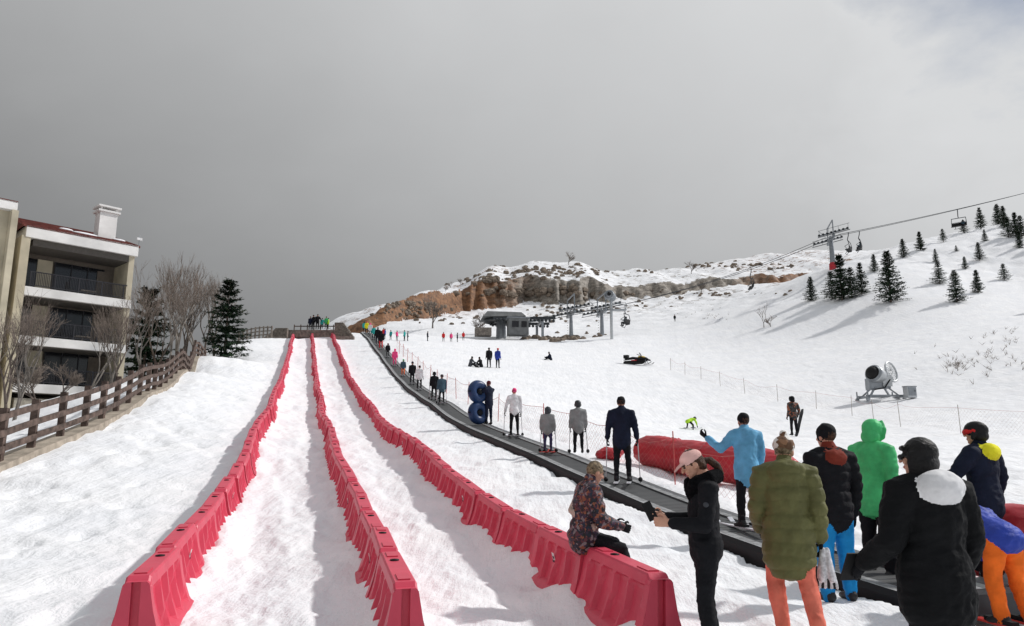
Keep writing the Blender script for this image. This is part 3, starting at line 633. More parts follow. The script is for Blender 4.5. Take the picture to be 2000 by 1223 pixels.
# ---------------------------------------------------------------- lane-top start platform
e=empty('start_platform'); p=P()
for side,(u0,u1) in enumerate([(519,562),(655,692)]):
    for k in range(9):
        Y=82+k*.55; a=sp(u0+ (k*2.6 if side==0 else 0),640,Y); b=sp(u1-(0 if side==0 else k*2.6),640,Y); z=gz((a[0]+b[0])/2,Y)
        p.box(((a[0]+b[0])/2,Y,z+.1+k*.17),(b[0]-a[0]+.1*random.random(),.5,.17+.3),'pale_wood',RZ(random.uniform(-2,2)))
a=sp(563,640,86.5); b=sp(655,640,86.5); zt=gz((a[0]+b[0])/2,86.5)
p.box(((a[0]+b[0])/2,87.6,zt+.42),(b[0]-a[0],2.6,.9),'pale_wood')
for k in range(8):
    x=a[0]+(b[0]-a[0])*k/7; p.box((x,88.9,zt+1.4),(.1,.1,1.1),'old_wood')
p.box(((a[0]+b[0])/2,88.95,zt+1.75),(b[0]-a[0],.05,.12),'old_wood')
mk('deck',p,parent=e)

# ---------------------------------------------------------------- apartment building
bl=empty('apartment_building',(-31.1,46,0),math.atan2(.73,.68)); BW=6.35; DB=11
z0=3.0; fl=[5.45,8.45,11.6]; rf=15.05
def bp_(name,fn): q=P(); fn(q); return mk(name,q,parent=bl)
def walls(p):
    p.box((BW/2,DB/2+2.6,(z0+rf)/2-1),(BW-.02,DB-.0,rf-z0+1.9),'inner_wall_shaded')
    p.box((-.25,1.3,(z0+rf)/2-.4),(.5,3.2,rf-z0+.9),'beige_wall'); p.box((BW-.10,1.35,(z0+rf)/2-.4),(.36,2.9,rf-z0+.9),'beige_wall')
    p.box((BW+.03,DB/2+2.9,(z0+rf)/2-.6),(.12,DB+.2,rf-z0+1.2),'beige_wall')
    p.box((BW/2,1.2,z0+.2),(BW-.5,2.3,3.2),'stone_wall')
    p.box((-5.6,3.4,(z0+rf)/2+.2),(8.2,9.0,rf-z0+2.0),'beige_wall')
    p.box((-1.32,-.85,(z0+rf)/2),(.35,1.9,rf-z0+2.3),'beige_wall')
def slabs(p):
    for z in fl:
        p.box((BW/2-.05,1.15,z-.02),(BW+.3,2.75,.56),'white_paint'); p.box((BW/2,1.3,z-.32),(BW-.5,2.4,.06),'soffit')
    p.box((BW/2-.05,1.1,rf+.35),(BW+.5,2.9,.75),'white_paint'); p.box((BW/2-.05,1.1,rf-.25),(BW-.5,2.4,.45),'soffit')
    p.box((-5.6,3.4,rf+1.45),(8.8,10.0,.55),'white_paint')
    p.box((BW+.08,DB/2+2.6,rf+.35),(.4,DB,.75),'white_paint')
def glass(p):
    for z in fl:
        p.box((BW*.60,2.55,z+1.5),(3.1,.08,2.4),'dark_glass'); p.box((BW*.12,2.55,z+1.5),(1.0,.08,2.4),'dark_glass')
        p.box((BW*.26,2.50,z+1.5),(.9,.16,2.4),'beige_wall')
        for k in range(4): p.box((BW*.60-1.55+k*1.03,2.48,z+1.5),(.06,.06,2.4),'rail_metal')
        p.box((BW*.84,2.46,z+1.45),(.8,.05,2.2),'inner_wall_shaded')
    for z in [4.6,7.7,10.8,13.8]:
        for xx in(-3.2,-6.2):
            p.box((xx,-1.15,z),(1.3,.12,1.5),'dark_glass'); p.box((xx,-1.13,z-.85),(1.6,.25,.12),'white_paint')
            p.box((xx,-1.20,z),(.06,.1,1.5),'white_paint'); p.box((xx,-1.20,z+.78),(1.45,.12,.08),'white_paint')
def rails(p):
    for z in fl:
        zz=z+.27; p.box((BW/2,-.12,zz+1.0),(BW-.5,.06,.06),'rail_metal'); p.box((BW/2,-.12,zz+.12),(BW-.5,.05,.05),'rail_metal')
        for k in range(60): p.box((.3+k*(BW-.75)/59,-.12,zz+.55),(.03,.03,.88),'rail_metal')
        for k in range(5): p.box((.3+k*(BW-.75)/4,-.12,zz+.5),(.07,.07,1.0),'rail_metal')
        p.box((BW*.62,.9,zz+.4),(.9,.7,.05),'pale_wood'); p.box((BW*.62,.9,zz+.2),(.1,.1,.4),'pale_wood')
        p.box((BW*.45,.9,zz+.35),(.45,.45,.05),'black_plastic'); p.box((BW*.42,.9,zz+.6),(.05,.45,.5),'black_plastic')
def roof(p):
    y0=-.35; z=rf+.74; xa=-.5; xb=BW+.30
    def slab(xa,xb,y0,y1,z,rise):
        p.add([(xa,y0,z),(xb,y0,z),(xb,y1,z+rise),(xa,y1,z+rise),(xa,y0,z-.12),(xb,y0,z-.12),(xb,y1,z-.2),(xa,y1,z-.2)],
              [(0,1,2,3),(0,4,5,1),(1,5,6,2),(3,2,6,7),(0,3,7,4)],'roof_tile',False)
    slab(xa,xb,y0,6.5,z,2.1); slab(-10.0,-1.2,-1.6,5,rf+1.78,1.5)
    for k in range(14): p.beam((xa,y0+.2+k*.45,z+.07+k*.145),(xb,y0+.2+k*.45,z+.07+k*.145),.06,.04,'roof_tile')
    for k,(x,y,s) in enumerate([(BW-2.9,1.0,.55),(BW-3.8,2.0,.3),(BW-.6,1.3,.3)]): p.ell((x,y,z+.32*(y-y0)+.06),(s*1.5,s*.6,.09),'roof_snow',RX(17))
    p.tube([(BW+.2,-.3,z),(BW+.2,-.3,z+.8)],.02,'metal_grey',n=5); p.box((BW+.2,-.35,z+.5),(.35,.1,.18),'white_plastic')
def chim(p):
    cx=BW-1.35; cy=2.0; p.box((cx,cy,rf+1.95),(1.15,1.0,2.6),'white_paint'); p.box((cx,cy,rf+3.30),(1.45,1.3,.14),'white_paint')
    for sx in(-1,1):
        for sy in(-1,1): p.box((cx+sx*.5,cy+sy*.42,rf+3.46),(.12,.12,.2),'white_paint')
    p.box((cx,cy,rf+3.63),(1.5,1.35,.13),'white_paint')
for nme,fn in [('walls',walls),('balcony_slabs',slabs),('windows',glass),('balcony_rails',rails),('roof',roof),('chimney',chim)]: bp_(nme,fn)

# ---------------------------------------------------------------- trees
def fir_mesh(seed,wide=.30,tiers=20,per=9,tri=24,cedar=False):
    r=random.Random(seed); p=P(); p.tube([(0,0,-.05),(0,0,.5),(0,0,.97)],[.022,.013,.003],'bark',n=6)
    for i in range(tiers):
        t=(i+.5*r.random())/tiers; z=.05+.94*t; rad=wide*(1-t)**(.75 if not cedar else .55)*(.8+.4*r.random())+.014
        for k in range(per):
            a=2*math.pi*(k+r.random())/per+i; L=rad*r.uniform(.65,1.15)
            if cedar and r.random()<.25: continue
            dz=r.uniform(-.04,.10)*(1-t)+ (.05 if t>.7 else 0)
            d=Vector((math.cos(a),math.sin(a),0)); e=Vector((0,0,z))+d*L+Vector((0,0,dz))
            p.tube([(0,0,z),e],[.004,.0015],'bark',n=3,cap=False)
            nn=int(tri*(.4+L/wide))
            for q in range(nn):
                s=r.random()**.7; c=Vector((0,0,z)).lerp(e,s)+Vector((r.uniform(-1,1),r.uniform(-1,1),r.uniform(-.9,.5)))*.016
                w=.034*(1-.45*s)*r.uniform(.7,1.3); dd=(d*r.uniform(.3,1)+Vector((r.uniform(-.9,.9),r.uniform(-.9,.9),r.uniform(-.5,.35)))).normalized()
                sd=dd.cross(Vector((r.uniform(-1,1),r.uniform(-1,1),1))).normalized()
                p.add([c-sd*w*.4,c+sd*w*.4,c+dd*w*1.7],[(0,1,2)],'needles_light' if (q*7+k)%5==0 and s>.5 else 'needles',False)
    return meshof('fir_tree',p)
FM=[fir_mesh(1,.33),fir_mesh(2,.30,18),fir_mesh(3,.40,17),fir_mesh(4,.26,20)]
for i,(u,v1,v2) in enumerate([(1585,540,588),(1645,495,587),(1625,528,584),(1664,520,582),(1683,512,575),(1740,488,590),(1869,526,590),(1910,526,572),(1962,513,548),(1835,508,555),
    (1828,485,512),(1708,495,530),(1765,465,503),(1798,450,490),(1842,445,470),(1883,428,456),(1916,403,446),(1950,396,438),(1962,400,442),(1985,412,458),(1996,418,462),(1970,422,464),
    (1924,447,472),(1913,472,507),(1885,500,525),(1992,449,485),(1868,480,492),(2040,430,480),(2080,500,560),(2030,560,610)]):
    g=gp(u,v2); h=max(1.2,(v2-v1)/1444.*g[1]*1.03)
    mk('fir_tree',FM[(i*7+i//3)%4],(g[0],g[1],g[2]-.05),i*1.7,scale=h)
CM=fir_mesh(9,.30,15,12,34,True)
q=sp(440,682,60); mk('cedar_tree',CM,(q[0],60,gz(q[0],60)-.2),.5,scale=7.0)
q=sp(288,640,60); mk('cedar_tree',CM,(q[0],60,gz(q[0],60)-.2),2.5,scale=9.0)

def bare(seed,depth=5,spread=.45,up=.35,r0=.02,kids=3,lean=0,mat='bark',tw='twig',rmin=.001,L0=.26,kp=.5):
    r=random.Random(seed); p=P()
    def grow(a,d,L,rad,k):
        b=a+d*L*.55; d2=(d+Vector((r.uniform(-1,1),r.uniform(-1,1),r.uniform(-.4,.5)))*.2).normalized(); c=b+d2*L*.45
        p.tube([a,b,c],[rad,rad*.8,rad*.6],mat if k>2 else tw,n=6 if k>4 else (4 if k>2 else 3),cap=False)
        if k==0: return
        n=kids+(1 if r.random()<kp else 0)
        for i in range(n):
            ang=r.uniform(0,6.28); o=Vector((math.cos(ang),math.sin(ang),0)); nd=(d2+o*spread*r.uniform(.5,1.4)+Vector((0,0,up))).normalized()
            st=c if i<2 else a.lerp(c,r.uniform(.35,.95)); grow(st,nd,L*r.uniform(.66,.92),max(rmin,rad*r.uniform(.48,.66)),k-1)
    grow(Vector((0,0,-.06)),Vector((lean,0,1)).normalized(),L0,r0,depth)
    top=max(v[2] for v in p.v); p.v=[(v[0]/top,v[1]/top,v[2]/top) for v in p.v]
    return meshof('bare_tree',p)
T1=bare(3,6,.52,.22,.018,2,rmin=.0009,kp=.6); T2=bare(5,6,.45,.32,.018,2,.1,'bark_grey',rmin=.0009,kp=.7); T3=bare(8,4,.75,.15,.022,4,rmin=.003); T4=bare(12,6,.40,.38,.017,2,-.08,'bark_grey',rmin=.0009,kp=.75)
for u,Y,v1,v2,m,rz in [(228,40,548,745,T1,0),(172,44,590,760,T2,1),(345,55,500,710,T4,2),(305,58,508,720,T1,3),(385,57,508,705,T2,4),(330,50,550,715,T4,5),(14,24,545,800,T1,1),(-25,22,560,800,T2,3),
                       (268,47,550,730,T2,5.5),(420,62,530,690,T4,.5),(70,30,690,790,T3,2),(120,33,700,780,T3,4),(365,60,512,700,T1,.9),(400,64,540,690,T1,2.2),(355,63,520,700,T2,1.4),(30,27,580,790,T4,4.1),(215,41,590,745,T4,2.7)]:
    q=sp(u,v2,Y); zg=gz(q[0],Y)-.1; top=sp(u,v1,Y)[2]; mk('bare_tree',m,(q[0],Y,zg),rz,scale=top-zg)
for u,v,h in [(1110,516,4.2),(1350,534,4.2),(1512,532,2.4),(845,640,6),(932,655,4.2),(1370,572,4),(1492,640,3.8),(880,562,2.2),(900,556,2.2),(870,570,2.2),(1275,575,2),(1075,600,2),(1505,638,2)]:
    g=gp(u,v); mk('bare_tree' if h>3 else 'bare_shrub',T3 if u!=1492 else T1,(g[0],g[1],g[2]-.1),u*.1,scale=h)
p=P(); r=random.Random(4)
for cu,cv,su,sv,nn in [(1900,705,90,22,60),(1390,620,30,6,20),(1960,660,50,15,20),(1340,600,60,12,18),(1870,715,25,5,20)]:
    for i in range(nn):
        g=Vector(gp(cu+r.gauss(0,su*.6),cv+r.gauss(0,sv*.6)))
        for k in range(4): p.tube([g,g+Vector((r.uniform(-.3,.3),r.uniform(-.3,.3),r.uniform(.12,.4)))],[.013,.005],'twig',n=3,cap=False)
mk('scrub',p)
p=P()
def rock(c,s,r):
    q=P(); q.ell((0,0,0),(s,s*.8,s*.6),'rock_loose',RZ(r.uniform(0,360)),7,5)
    p.add([Vector(v)*r.uniform(.8,1.2)+Vector(c) for v in q.v],q.f,'rock_loose',False)
for u,v,su,sv,nn,sz in [(1080,662,40,3,26,.8),(980,622,130,10,60,.55),(1160,600,120,10,60,.55),(1400,575,90,6,40,.5),(820,612,60,8,50,.5),(1080,530,110,9,130,.8),(1450,520,90,7,70,.8),(950,545,50,8,60,.8),(1130,655,40,8,14,.6),(1050,572,110,8,70,1.1),(800,600,60,9,50,.6)]:
    for i in range(nn):
        g=gp(u+r.gauss(0,su*.6),v+r.gauss(0,sv*.6)); rock((g[0],g[1],g[2]),sz*r.uniform(.4,1.3),r)
mk('boulders',p)

# ---------------------------------------------------------------- chairlift
def sag(a,b,s,n=18):
    a=Vector(a);b=Vector(b); return [a.lerp(b,i/n)-Vector((0,0,s*4*(i/n)*(1-i/n))) for i in range(n+1)]
P0=Vector(sp(985,628,112)); P1=Vector(sp(1175,603,113.5)); P2=Vector(sp(1622,462,120)); P3=Vector(sp(2330,285,131))
e=empty('chairlift_cable'); p=P(); lines=[]
off=Vector((-.13,.99,0))
for o in(-1,1):
    k=off*(2.6*o)+Vector((0,0,.35*o)); pts=sag(P0+k,P1+k,.1,4)+sag(P1+k,P2+k,1.2)[1:]+sag(P2+k,P3+k,.9)[1:]
    p.tube(pts,.045,'metal_dark',n=5,cap=False); lines.append(pts)
mk('cable',p,parent=e)
def chair(c,rz,riders=0):
    p=P(); p.tube([(0,0,0),(0,.05,-.5),(0,.25,-1.2),(0,.1,-1.6)],.07,'metal_dark',n=8)
    p.tube([(-1.05,0,-1.6),(1.05,0,-1.6)],.06,'metal_dark',n=8)
    for sx in(-1,1):
        p.tube([(sx*1.05,0,-1.6),(sx*1.1,-.15,-2.4),(sx*1.1,-.05,-3.05),(sx*1.1,.5,-3.1)],.05,'metal_dark',n=8); p.tube([(sx*1.05,0,-2.2),(sx*1.05,.55,-2.5)],.04,'metal_dark',n=6)
        p.tube([(sx*.5,.2,-3.05),(sx*.5,.6,-3.6)],.04,'metal_dark',n=6)
    p.tube([(-1.05,.55,-2.5),(1.05,.55,-2.5)],.04,'metal_dark',n=6); p.tube([(-.7,.6,-3.6),(.7,.6,-3.6)],.035,'metal_dark',n=6)
    p.box((0,.25,-3.02),(2.1,.55,.12),'black_plastic'); p.box((0,-.1,-2.7),(2.1,.09,.6),'black_plastic')
    for i in range(riders):
        x=-.6+i*.6; p.tube([(x,.05,-2.9),(x,.0,-2.5),(x,.02,-2.3)],[(.19,.14),(.22,.14),(.09,.08)],'slate_cloth',n=10); p.ell((x,.06,-2.12),(.12,.13,.15),'black_plastic')
        for q in(-.09,.09): p.tube([(x+q,.1,-2.9),(x+q,.55,-2.92),(x+q,.6,-3.35)],[.1,.08,.06],'black_cloth',n=8); p.tube([(x+q,.5,-3.38),(x+q,.8,-3.4)],.05,'boot',n=6)
        for q in(-.24,.24): p.tube([(x+q*.9,.02,-2.38),(x+q,.15,-2.62),(x+q*.6,.42,-2.62)],[.06,.05,.045],'slate_cloth',n=8)
    mk('chairlift_chair',p,c,rz)
def online(li,X):
    pts=lines[li]
    for a,b in zip(pts,pts[1:]):
        if a.x<=X<=b.x: return a.lerp(b,(X-a.x)/(b.x-a.x))
def chx(u,v,Y): return sp(u,v,Y)[0]
chair(online(0,chx(1458,520,117)),math.radians(80),0); chair(online(0,chx(1222,600,112)),math.radians(60),2)
chair(online(0,chx(1655,455,118)),math.radians(55),0); chair(online(1,chx(1676,450,124)),math.radians(60),2); chair(online(0,chx(1859,400,122)),math.radians(140),1)
chair(online(1,chx(2060,400,127)),math.radians(80),2)
def pylon(c,top,w,name='chairlift_pylon',big=True):
    gz_=gz(c.x,c.y); h=top-gz_; p=P(); r=.48 if big else .35
    p.tube([(0,0,-.5),(0,0,h*.5),(0,0,h)],[r,r*.8,r*.62],'metal_grey',n=16)
    p.beam((0,-w,h-.5),(0,w,h-.5),.4,.45,'metal_grey')
    for s in(-1,1):
        y=s*2.6
        p.beam((-2.4,y,h-.45),(2.4,y,h+.65),.14,.22,'metal_grey')
        for k in range(8): p.tube([(-2.2+k*.63,y-.08,h-.30+k*.14),(-2.2+k*.63,y+.08,h-.30+k*.14)],.20,'metal_dark',n=10)
        p.beam((-2.5,y+s*.5,h-.8),(2.5,y+s*.5,h+.3),.35,.05,'metal_dark')
        for k in range(4): p.tube([(-2.3+k*1.5,y+s*.68,h-.7+k*.33),(-2.3+k*1.5,y+s*.68,h+.3+k*.33)],.025,'metal_dark',n=5)
        p.tube([(-2.4,y+s*.68,h+.25),(2.4,y+s*.68,h+1.35)],.03,'metal_dark',n=5)
        p.beam((0,y,h-.4),(0,y,h+2.2),.16,.16,'metal_grey')
    p.beam((0,-2.6,h+2.2),(0,2.6,h+2.2),.16,.16,'metal_grey'); p.tube([(-.4,0,h-.5),(-1.8,0,h+1.2)],.05,'metal_grey',n=6)
    for k in range(int(h*2.5)): p.box((-.55,0,k*.4),(.05,.45,.04),'metal_dark')
    if big: p.tube([(0,0,-.2),(0,0,.7)],[.60,.60],'red_vinyl',n=14)
    mk(name,p,(c.x,c.y,gz_),math.atan2(.13,.99) if not big else math.radians(-14))
pylon(P2,P2.z-.1,2.9); pylon(P1,P1.z-.1,2.7,big=False); q=Vector(sp(1115,606,113)); pylon(q,q.z-.1,2.7,big=False)
st=empty('chairlift_station',(P0.x,112,gz(P0.x,112)),math.atan2(.13,.99)); hz=P0.z-gz(P0.x,112); p=P()
p.tube([(-.5,0,-.5),(-.5,0,hz)],[.8,.7],'metal_grey',n=14); 
for k in range(3): p.torus((-.5,0,hz+.1*k),(0,0,1),2.7-.1*k,.12,'metal_dark',30,8)
for k in range(6):
    a=k*math.pi/3; p.beam((-.5,0,hz),(-.5+2.6*math.cos(a),2.6*math.sin(a),hz),.15,.15,'metal_dark')
p.add([(-3.6,-2.6,hz+.3),(3.0,-2.6,hz+.5),(3.0,2.6,hz+.5),(-3.6,2.6,hz+.3),(-2.8,-1.9,hz+1.25),(2.4,-1.9,hz+1.2),(2.4,1.9,hz+1.2),(-2.8,1.9,hz+1.25)],
      [(0,3,2,1),(4,5,6,7),(0,1,5,4),(1,2,6,5),(2,3,7,6),(3,0,4,7)],'hut_panel',False)
for y in(-2.6,2.6):
    p.beam((-2,y,hz+.0),(7.5,y,hz+.3),.3,.4,'metal_dark')
    for k in range(16): p.tube([(-1.5+k*.58,y-.1,hz-.15),(-1.5+k*.58,y+.1,hz-.15)],.22,'metal_dark',n=8)
    p.beam((5.5,y,-.3),(5.5,y,hz),.35,.35,'metal_grey')
p.beam((5.5,-2.6,hz-.1),(5.5,2.6,hz-.1),.3,.35,'metal_grey'); p.beam((3,0,hz),(7,0,hz+.6),.3,.3,'metal_grey')
mk('drive_unit',p,parent=st); p=P()
p.box((1.6,-3.4,1.2),(3.0,2.2,2.5),'hut_panel'); p.box((1.6,-3.4,2.5),(3.4,2.6,.15),'metal_grey'); p.box((1.1,-4.52,1.5),(1.0,.06,.9),'dark_glass'); p.box((2.4,-4.52,1.5),(.8,.06,.9),'dark_glass')
p.box((-3.5,-2.5,.5),(2.4,1.6,1.2),'pale_wood'); mk('operator_hut',p,parent=st)

# ---------------------------------------------------------------- snow gun on tower
g=gp(1195,662); sc=g[1]/1444.; p=P(); hh=85*sc
p.tube([(0,0,-.3),(0,0,hh)],[.22,.18],'metal_light',n=12)
p.box((1.0,0,hh-1.9),(2.2,1.3,.10),'metal_grey')
for x in(.0,2.0):
    for y in(-.6,.6): p.tube([(x,y,hh-1.9),(x,y,hh-.9)],.03,'metal_grey',n=5)
for y in(-.6,.6): p.tube([(0,y,hh-.9),(2.0,y,hh-.9)],.03,'metal_grey',n=5); p.tube([(0,y,hh-1.4),(2.0,y,hh-1.4)],.03,'metal_grey',n=5)
p.torus((-.35,-.55,hh+.2),(-.5,-1,.35),.62,.12,'metal_grey',22,8)
ax=Vector((-.5,-1,.35)).normalized(); c=Vector((0,0,hh+.1)); p.tube([c-ax*.7,c-ax*.3,c+ax*.5,c+ax*.7],[.55,.68,.62,.58],'metal_grey',n=20,cap=False)
p.tube([c+ax*.72,c+ax*.75],.3,'black_plastic',n=12)
mk('snow_gun_tower',p,g)

# ---------------------------------------------------------------- snow gun on skid
g=gp(1720,781); s=g[1]*75/1444./2.35; p=P()
ax=Vector((-.80,-.55,.25)).normalized(); c=Vector((0,0,1.45))
p.tube([c-ax*.57,c-ax*.2,c+ax*.3,c+ax*.57],[.50,.50,.50,.52],'metal_light',n=26,cap=False)
for k in range(3): p.torus(c+ax*(.58+.05*k),ax,.50-.03*k,.035,'metal_grey',28,6)
p.tube([c+ax*.60,c+ax*.62],.42,'black_plastic',n=20)
p.tube([c+ax*.45,c+ax*.80],[.22,.08],'metal_light',n=14)
u_=ax.orthogonal().normalized(); w_=ax.cross(u_)
for k in range(8):
    a=k*math.pi/4; d=u_*math.cos(a)+w_*math.sin(a); p.beam(c+ax*.66+d*.1,c+ax*.66+d*.42,.10,.02,'metal_grey',up=tuple(ax+w_*.3))
p.ell(c-ax*.75,(.5,.34,.34),'metal_light',None)
c2=Vector((.85,.1,1.72)); a2=Vector((.55,-.75,.2)).normalized()
p.torus(c2,a2,.62,.06,'metal_light',30,8)
u2=a2.orthogonal().normalized(); w2=a2.cross(u2)
for k in range(14):
    a=k*math.pi/7; d=u2*math.cos(a)+w2*math.sin(a); p.tube([c2+d*.08,c2+d*.62],.016,'metal_light',n=4,cap=False)
for rr_ in(.2,.34,.48): p.torus(c2,a2,rr_,.014,'metal_light',24,4)
p.box((-.05,0,.85),(1.2,.55,.35),'metal_grey'); p.box((.35,-.05,1.15),(.55,.6,.7),'metal_light'); p.box((-.5,.0,.95),(.5,.5,.7),'metal_grey')
for x in(-.95,.95):
    p.beam((x,-.75,.15),(x,.75,.15),.12,.12,'metal_grey')
    for y in(-.6,.6): p.beam((x,y,.12),(x*.35,y*.3,.8),.09,.09,'metal_grey')
p.beam((-1.15,-.6,.22),(1.15,-.6,.22),.10,.10,'metal_grey'); p.beam((-1.15,.6,.22),(1.15,.6,.22),.10,.10,'metal_grey')
for x in(-1.1,1.1):
    for y in(-.7,.7): p.tube([(x,y,-.1),(x,y,.5)],.045,'metal_grey',n=8); p.tube([(x,y,0.0),(x,y,.03)],.13,'metal_grey',n=10)
p.tube([(0,0,.9),c],.12,'metal_grey',n=10); p.tube([(-.5,-.3,.6),(.1,-.45,.7),(.5,-.35,1.2)],.04,'black_plastic',n=8)
mk('snow_gun',p,g,0,scale=s)
g=gp(1778,778); p=P(); p.box((0,0,.45),(.75,.5,.8),'metal_light'); p.box((0,-.27,.5),(.6,.03,.6),'metal_grey'); p.box((0,0,.88),(.82,.58,.06),'metal_grey'); p.tube([(0.2,-.3,.5),(0.2,-.3,.6)],.02,'black_plastic'); mk('electrical_cabinet',p,g,.2,scale=s*.8)

# ---------------------------------------------------------------- snowmobile
g=gp(1245,712); p=P(); 
p.tube([(-1.35,0,.28),(-.9,0,.26),(.5,0,.24),(.8,0,.34)],[(.20,.20),(.22,.22),(.22,.2),(.2,.14)],'rubber',side=(0,1,0),n=12)
p.tube([(-1.3,0,.62),(-.5,0,.72),(.1,0,.66)],[(.2,.10),(.22,.15),(.18,.12)],'black_plastic',side=(0,1,0),n=12)
p.tube([(-.1,0,.55),(.45,0,.68),(.95,0,.55),(1.35,0,.40)],[(.26,.2),(.36,.24),(.34,.18),(.2,.08)],'black_plastic',side=(0,1,0),n=14)
p.tube([(.25,0,.78),(.7,0,.74),(1.1,0,.56)],[(.30,.14),(.30,.12),(.22,.08)],'yellow_paint',side=(0,1,0),n=12)
p.tube([(.1,0,.40),(.9,0,.38)],[(.34,.12),(.34,.12)],'black_plastic',side=(0,1,0),n=12)
p.add([(.45,-.3,.85),(.45,.3,.85),(.25,.24,1.25),(.25,-.24,1.25),(.47,-.3,.85),(.47,.3,.85),(.27,.24,1.25),(.27,-.24,1.25)],[(0,1,2,3),(7,6,5,4),(0,3,7,4),(1,5,6,2),(3,2,6,7)],'dark_glass',False)
p.tube([(.1,-.35,1.05),(.2,0,1.0),(.1,.35,1.05)],.03,'black_plastic',n=6); p.tube([(.3,0,.8),(.2,0,1.0)],.03,'black_plastic')
for y in(-.48,.48):
    p.beam((.5,y,.05),(1.45,y,.05),.15,.03,'black_plastic'); p.beam((1.45,y,.05),(1.65,y,.2),.13,.03,'black_plastic'); p.tube([(1.05,y,.06),(.95,y*.55,.45)],.035,'metal_grey',n=6)
p.tube([(-1.45,-.2,.55),(-1.45,.2,.55)],.03,'black_plastic'); p.box((-1.2,0,.9),(.5,.45,.35),'black_plastic'); p.box((1.28,0,.5),(.1,.4,.1),'white_plastic'); p.box((-.3,-.24,.45),(.6,.04,.10),'red_vinyl')
mk('snowmobile',p,g,math.radians(-28),scale=1.05)

# ---------------------------------------------------------------- terrain sheet
rad=[.35]
while rad[-1]<60: rad.append(rad[-1]*1.0105+.004)
while rad[-1]<125: rad.append(rad[-1]*1.010)
while rad[-1]<235: rad.append(rad[-1]*1.0052)
while rad[-1]<330: rad.append(rad[-1]*1.012)
while rad[-1]<3500: rad.append(rad[-1]*1.15)
rad=np.array(rad)
ang=np.concatenate([np.arange(-46,46.01,.15),np.arange(47,313.5,1.6)]); ang=np.radians(ang); na=len(ang); nr=len(rad)
RR,AA=np.meshgrid(rad,ang,indexing='ij'); X=(RR*np.sin(AA)).ravel(); Yy=(RR*np.cos(AA)).ravel()
Z=H0(X,Yy)+micro(X,Yy)
_,cm=cliff(X,Yy)
Z=Z+np.clip(cm*2,0,1)*(.7*fbm(X*.9,Yy*.9,2,61)+.5*fbm(X*.35,Yy*.35,2,62))
t=X+.27*Yy-6.5; on=(np.abs(t)<.66)&(Yy>7.2)&(Yy<95); Z=np.where(on,Z-.10,Z)
V=np.stack([X,Yy,Z],1); V=np.concatenate([V,[[0,0,gz(0,0)]]])
idx=np.arange(na*nr).reshape(nr,na); nxt=np.roll(idx,-1,axis=1)
Q=np.stack([idx[:-1],nxt[:-1],nxt[1:],idx[1:]],-1).reshape(-1,4)
me=bpy.data.meshes.new('snow_ground'); nq=len(Q)
me.vertices.add(len(V)); me.vertices.foreach_set('co',V.ravel())
tri=np.stack([idx[0],np.full(na,na*nr),nxt[0]],-1)
loops=np.concatenate([Q[:,::-1].ravel(),tri[:,::-1].ravel()]); me.loops.add(len(loops)); me.loops.foreach_set('vertex_index',loops.astype(np.int32))
ls=np.concatenate([np.arange(nq)*4,nq*4+np.arange(na)*3]); lt=np.concatenate([np.full(nq,4),np.full(na,3)])
me.polygons.add(nq+na); me.polygons.foreach_set('loop_start',ls.astype(np.int32)); me.polygons.foreach_set('loop_total',lt.astype(np.int32))
me.polygons.foreach_set('use_smooth',np.ones(nq+na,bool)); me.update(calc_edges=True); me.validate()
ridge=sst(120,170,Yy)*sst(-70,-30,X)*(1-sst(105,125,X))*(X<.62*Yy)
_yc=np.interp(X,CX,CYl); above=sst(0,6,Yy-_yc)
at=me.attributes.new('rock','FLOAT','POINT'); at.data.foreach_set('value',np.concatenate([cm,[0]]).astype(np.float32))
at=me.attributes.new('scatter','FLOAT','POINT'); at.data.foreach_set('value',np.concatenate([ridge*(.45+.55*above),[0]]).astype(np.float32))
soil=np.clip(.5+.5*np.sin(X*.06+2.2),0,1)*(1-np.exp(-((X-12)/22)**2)*.8)
at=me.attributes.new('soil','FLOAT','POINT'); at.data.foreach_set('value',np.concatenate([soil,[0]]).astype(np.float32))
m=bpy.data.materials.new('snow'); m.use_nodes=True; nt=m.node_tree; b=nt.nodes['Principled BSDF']; N=nt.nodes.new; Lk=nt.links.new
tc=N('ShaderNodeTexCoord')
def noise(s,d=4,r=.5,sc=None):
    q=N('ShaderNodeTexNoise'); q.inputs['Scale'].default_value=s; q.inputs['Detail'].default_value=d; q.inputs['Roughness'].default_value=r
    if sc:
        mp=N('ShaderNodeMapping'); mp.inputs['Scale'].default_value=sc; mp.inputs['Rotation'].default_value=(0,0,math.radians(-16)); Lk(tc.outputs['Object'],mp.inputs[0]); Lk(mp.outputs[0],q.inputs['Vector'])
    else: Lk(tc.outputs['Object'],q.inputs['Vector'])
    return q
def math_(op,a,bv,clamp=False):
    q=N('ShaderNodeMath'); q.operation=op; q.use_clamp=clamp
    for i,x in enumerate((a,bv)):
        if isinstance(x,(int,float)): q.inputs[i].default_value=x
        else: Lk(x,q.inputs[i])
    return q.outputs[0]
def mr(v,a,b_,c,d):
    q=N('ShaderNodeMapRange'); q.inputs[1].default_value=a;q.inputs[2].default_value=b_;q.inputs[3].default_value=c;q.inputs[4].default_value=d; Lk(v,q.inputs[0]); return q.outputs[0]
def attr(nm): q=N('ShaderNodeAttribute'); q.attribute_name=nm; return q.outputs['Fac']
def mixc(f,a,b_):
    q=N('ShaderNodeMix'); q.data_type='RGBA'; Lk(f,q.inputs[0])
    for i,x in((6,a),(7,b_)):
        if isinstance(x,tuple): q.inputs[i].default_value=(*x,1)
        else: Lk(x,q.inputs[i])
    return q.outputs[2]
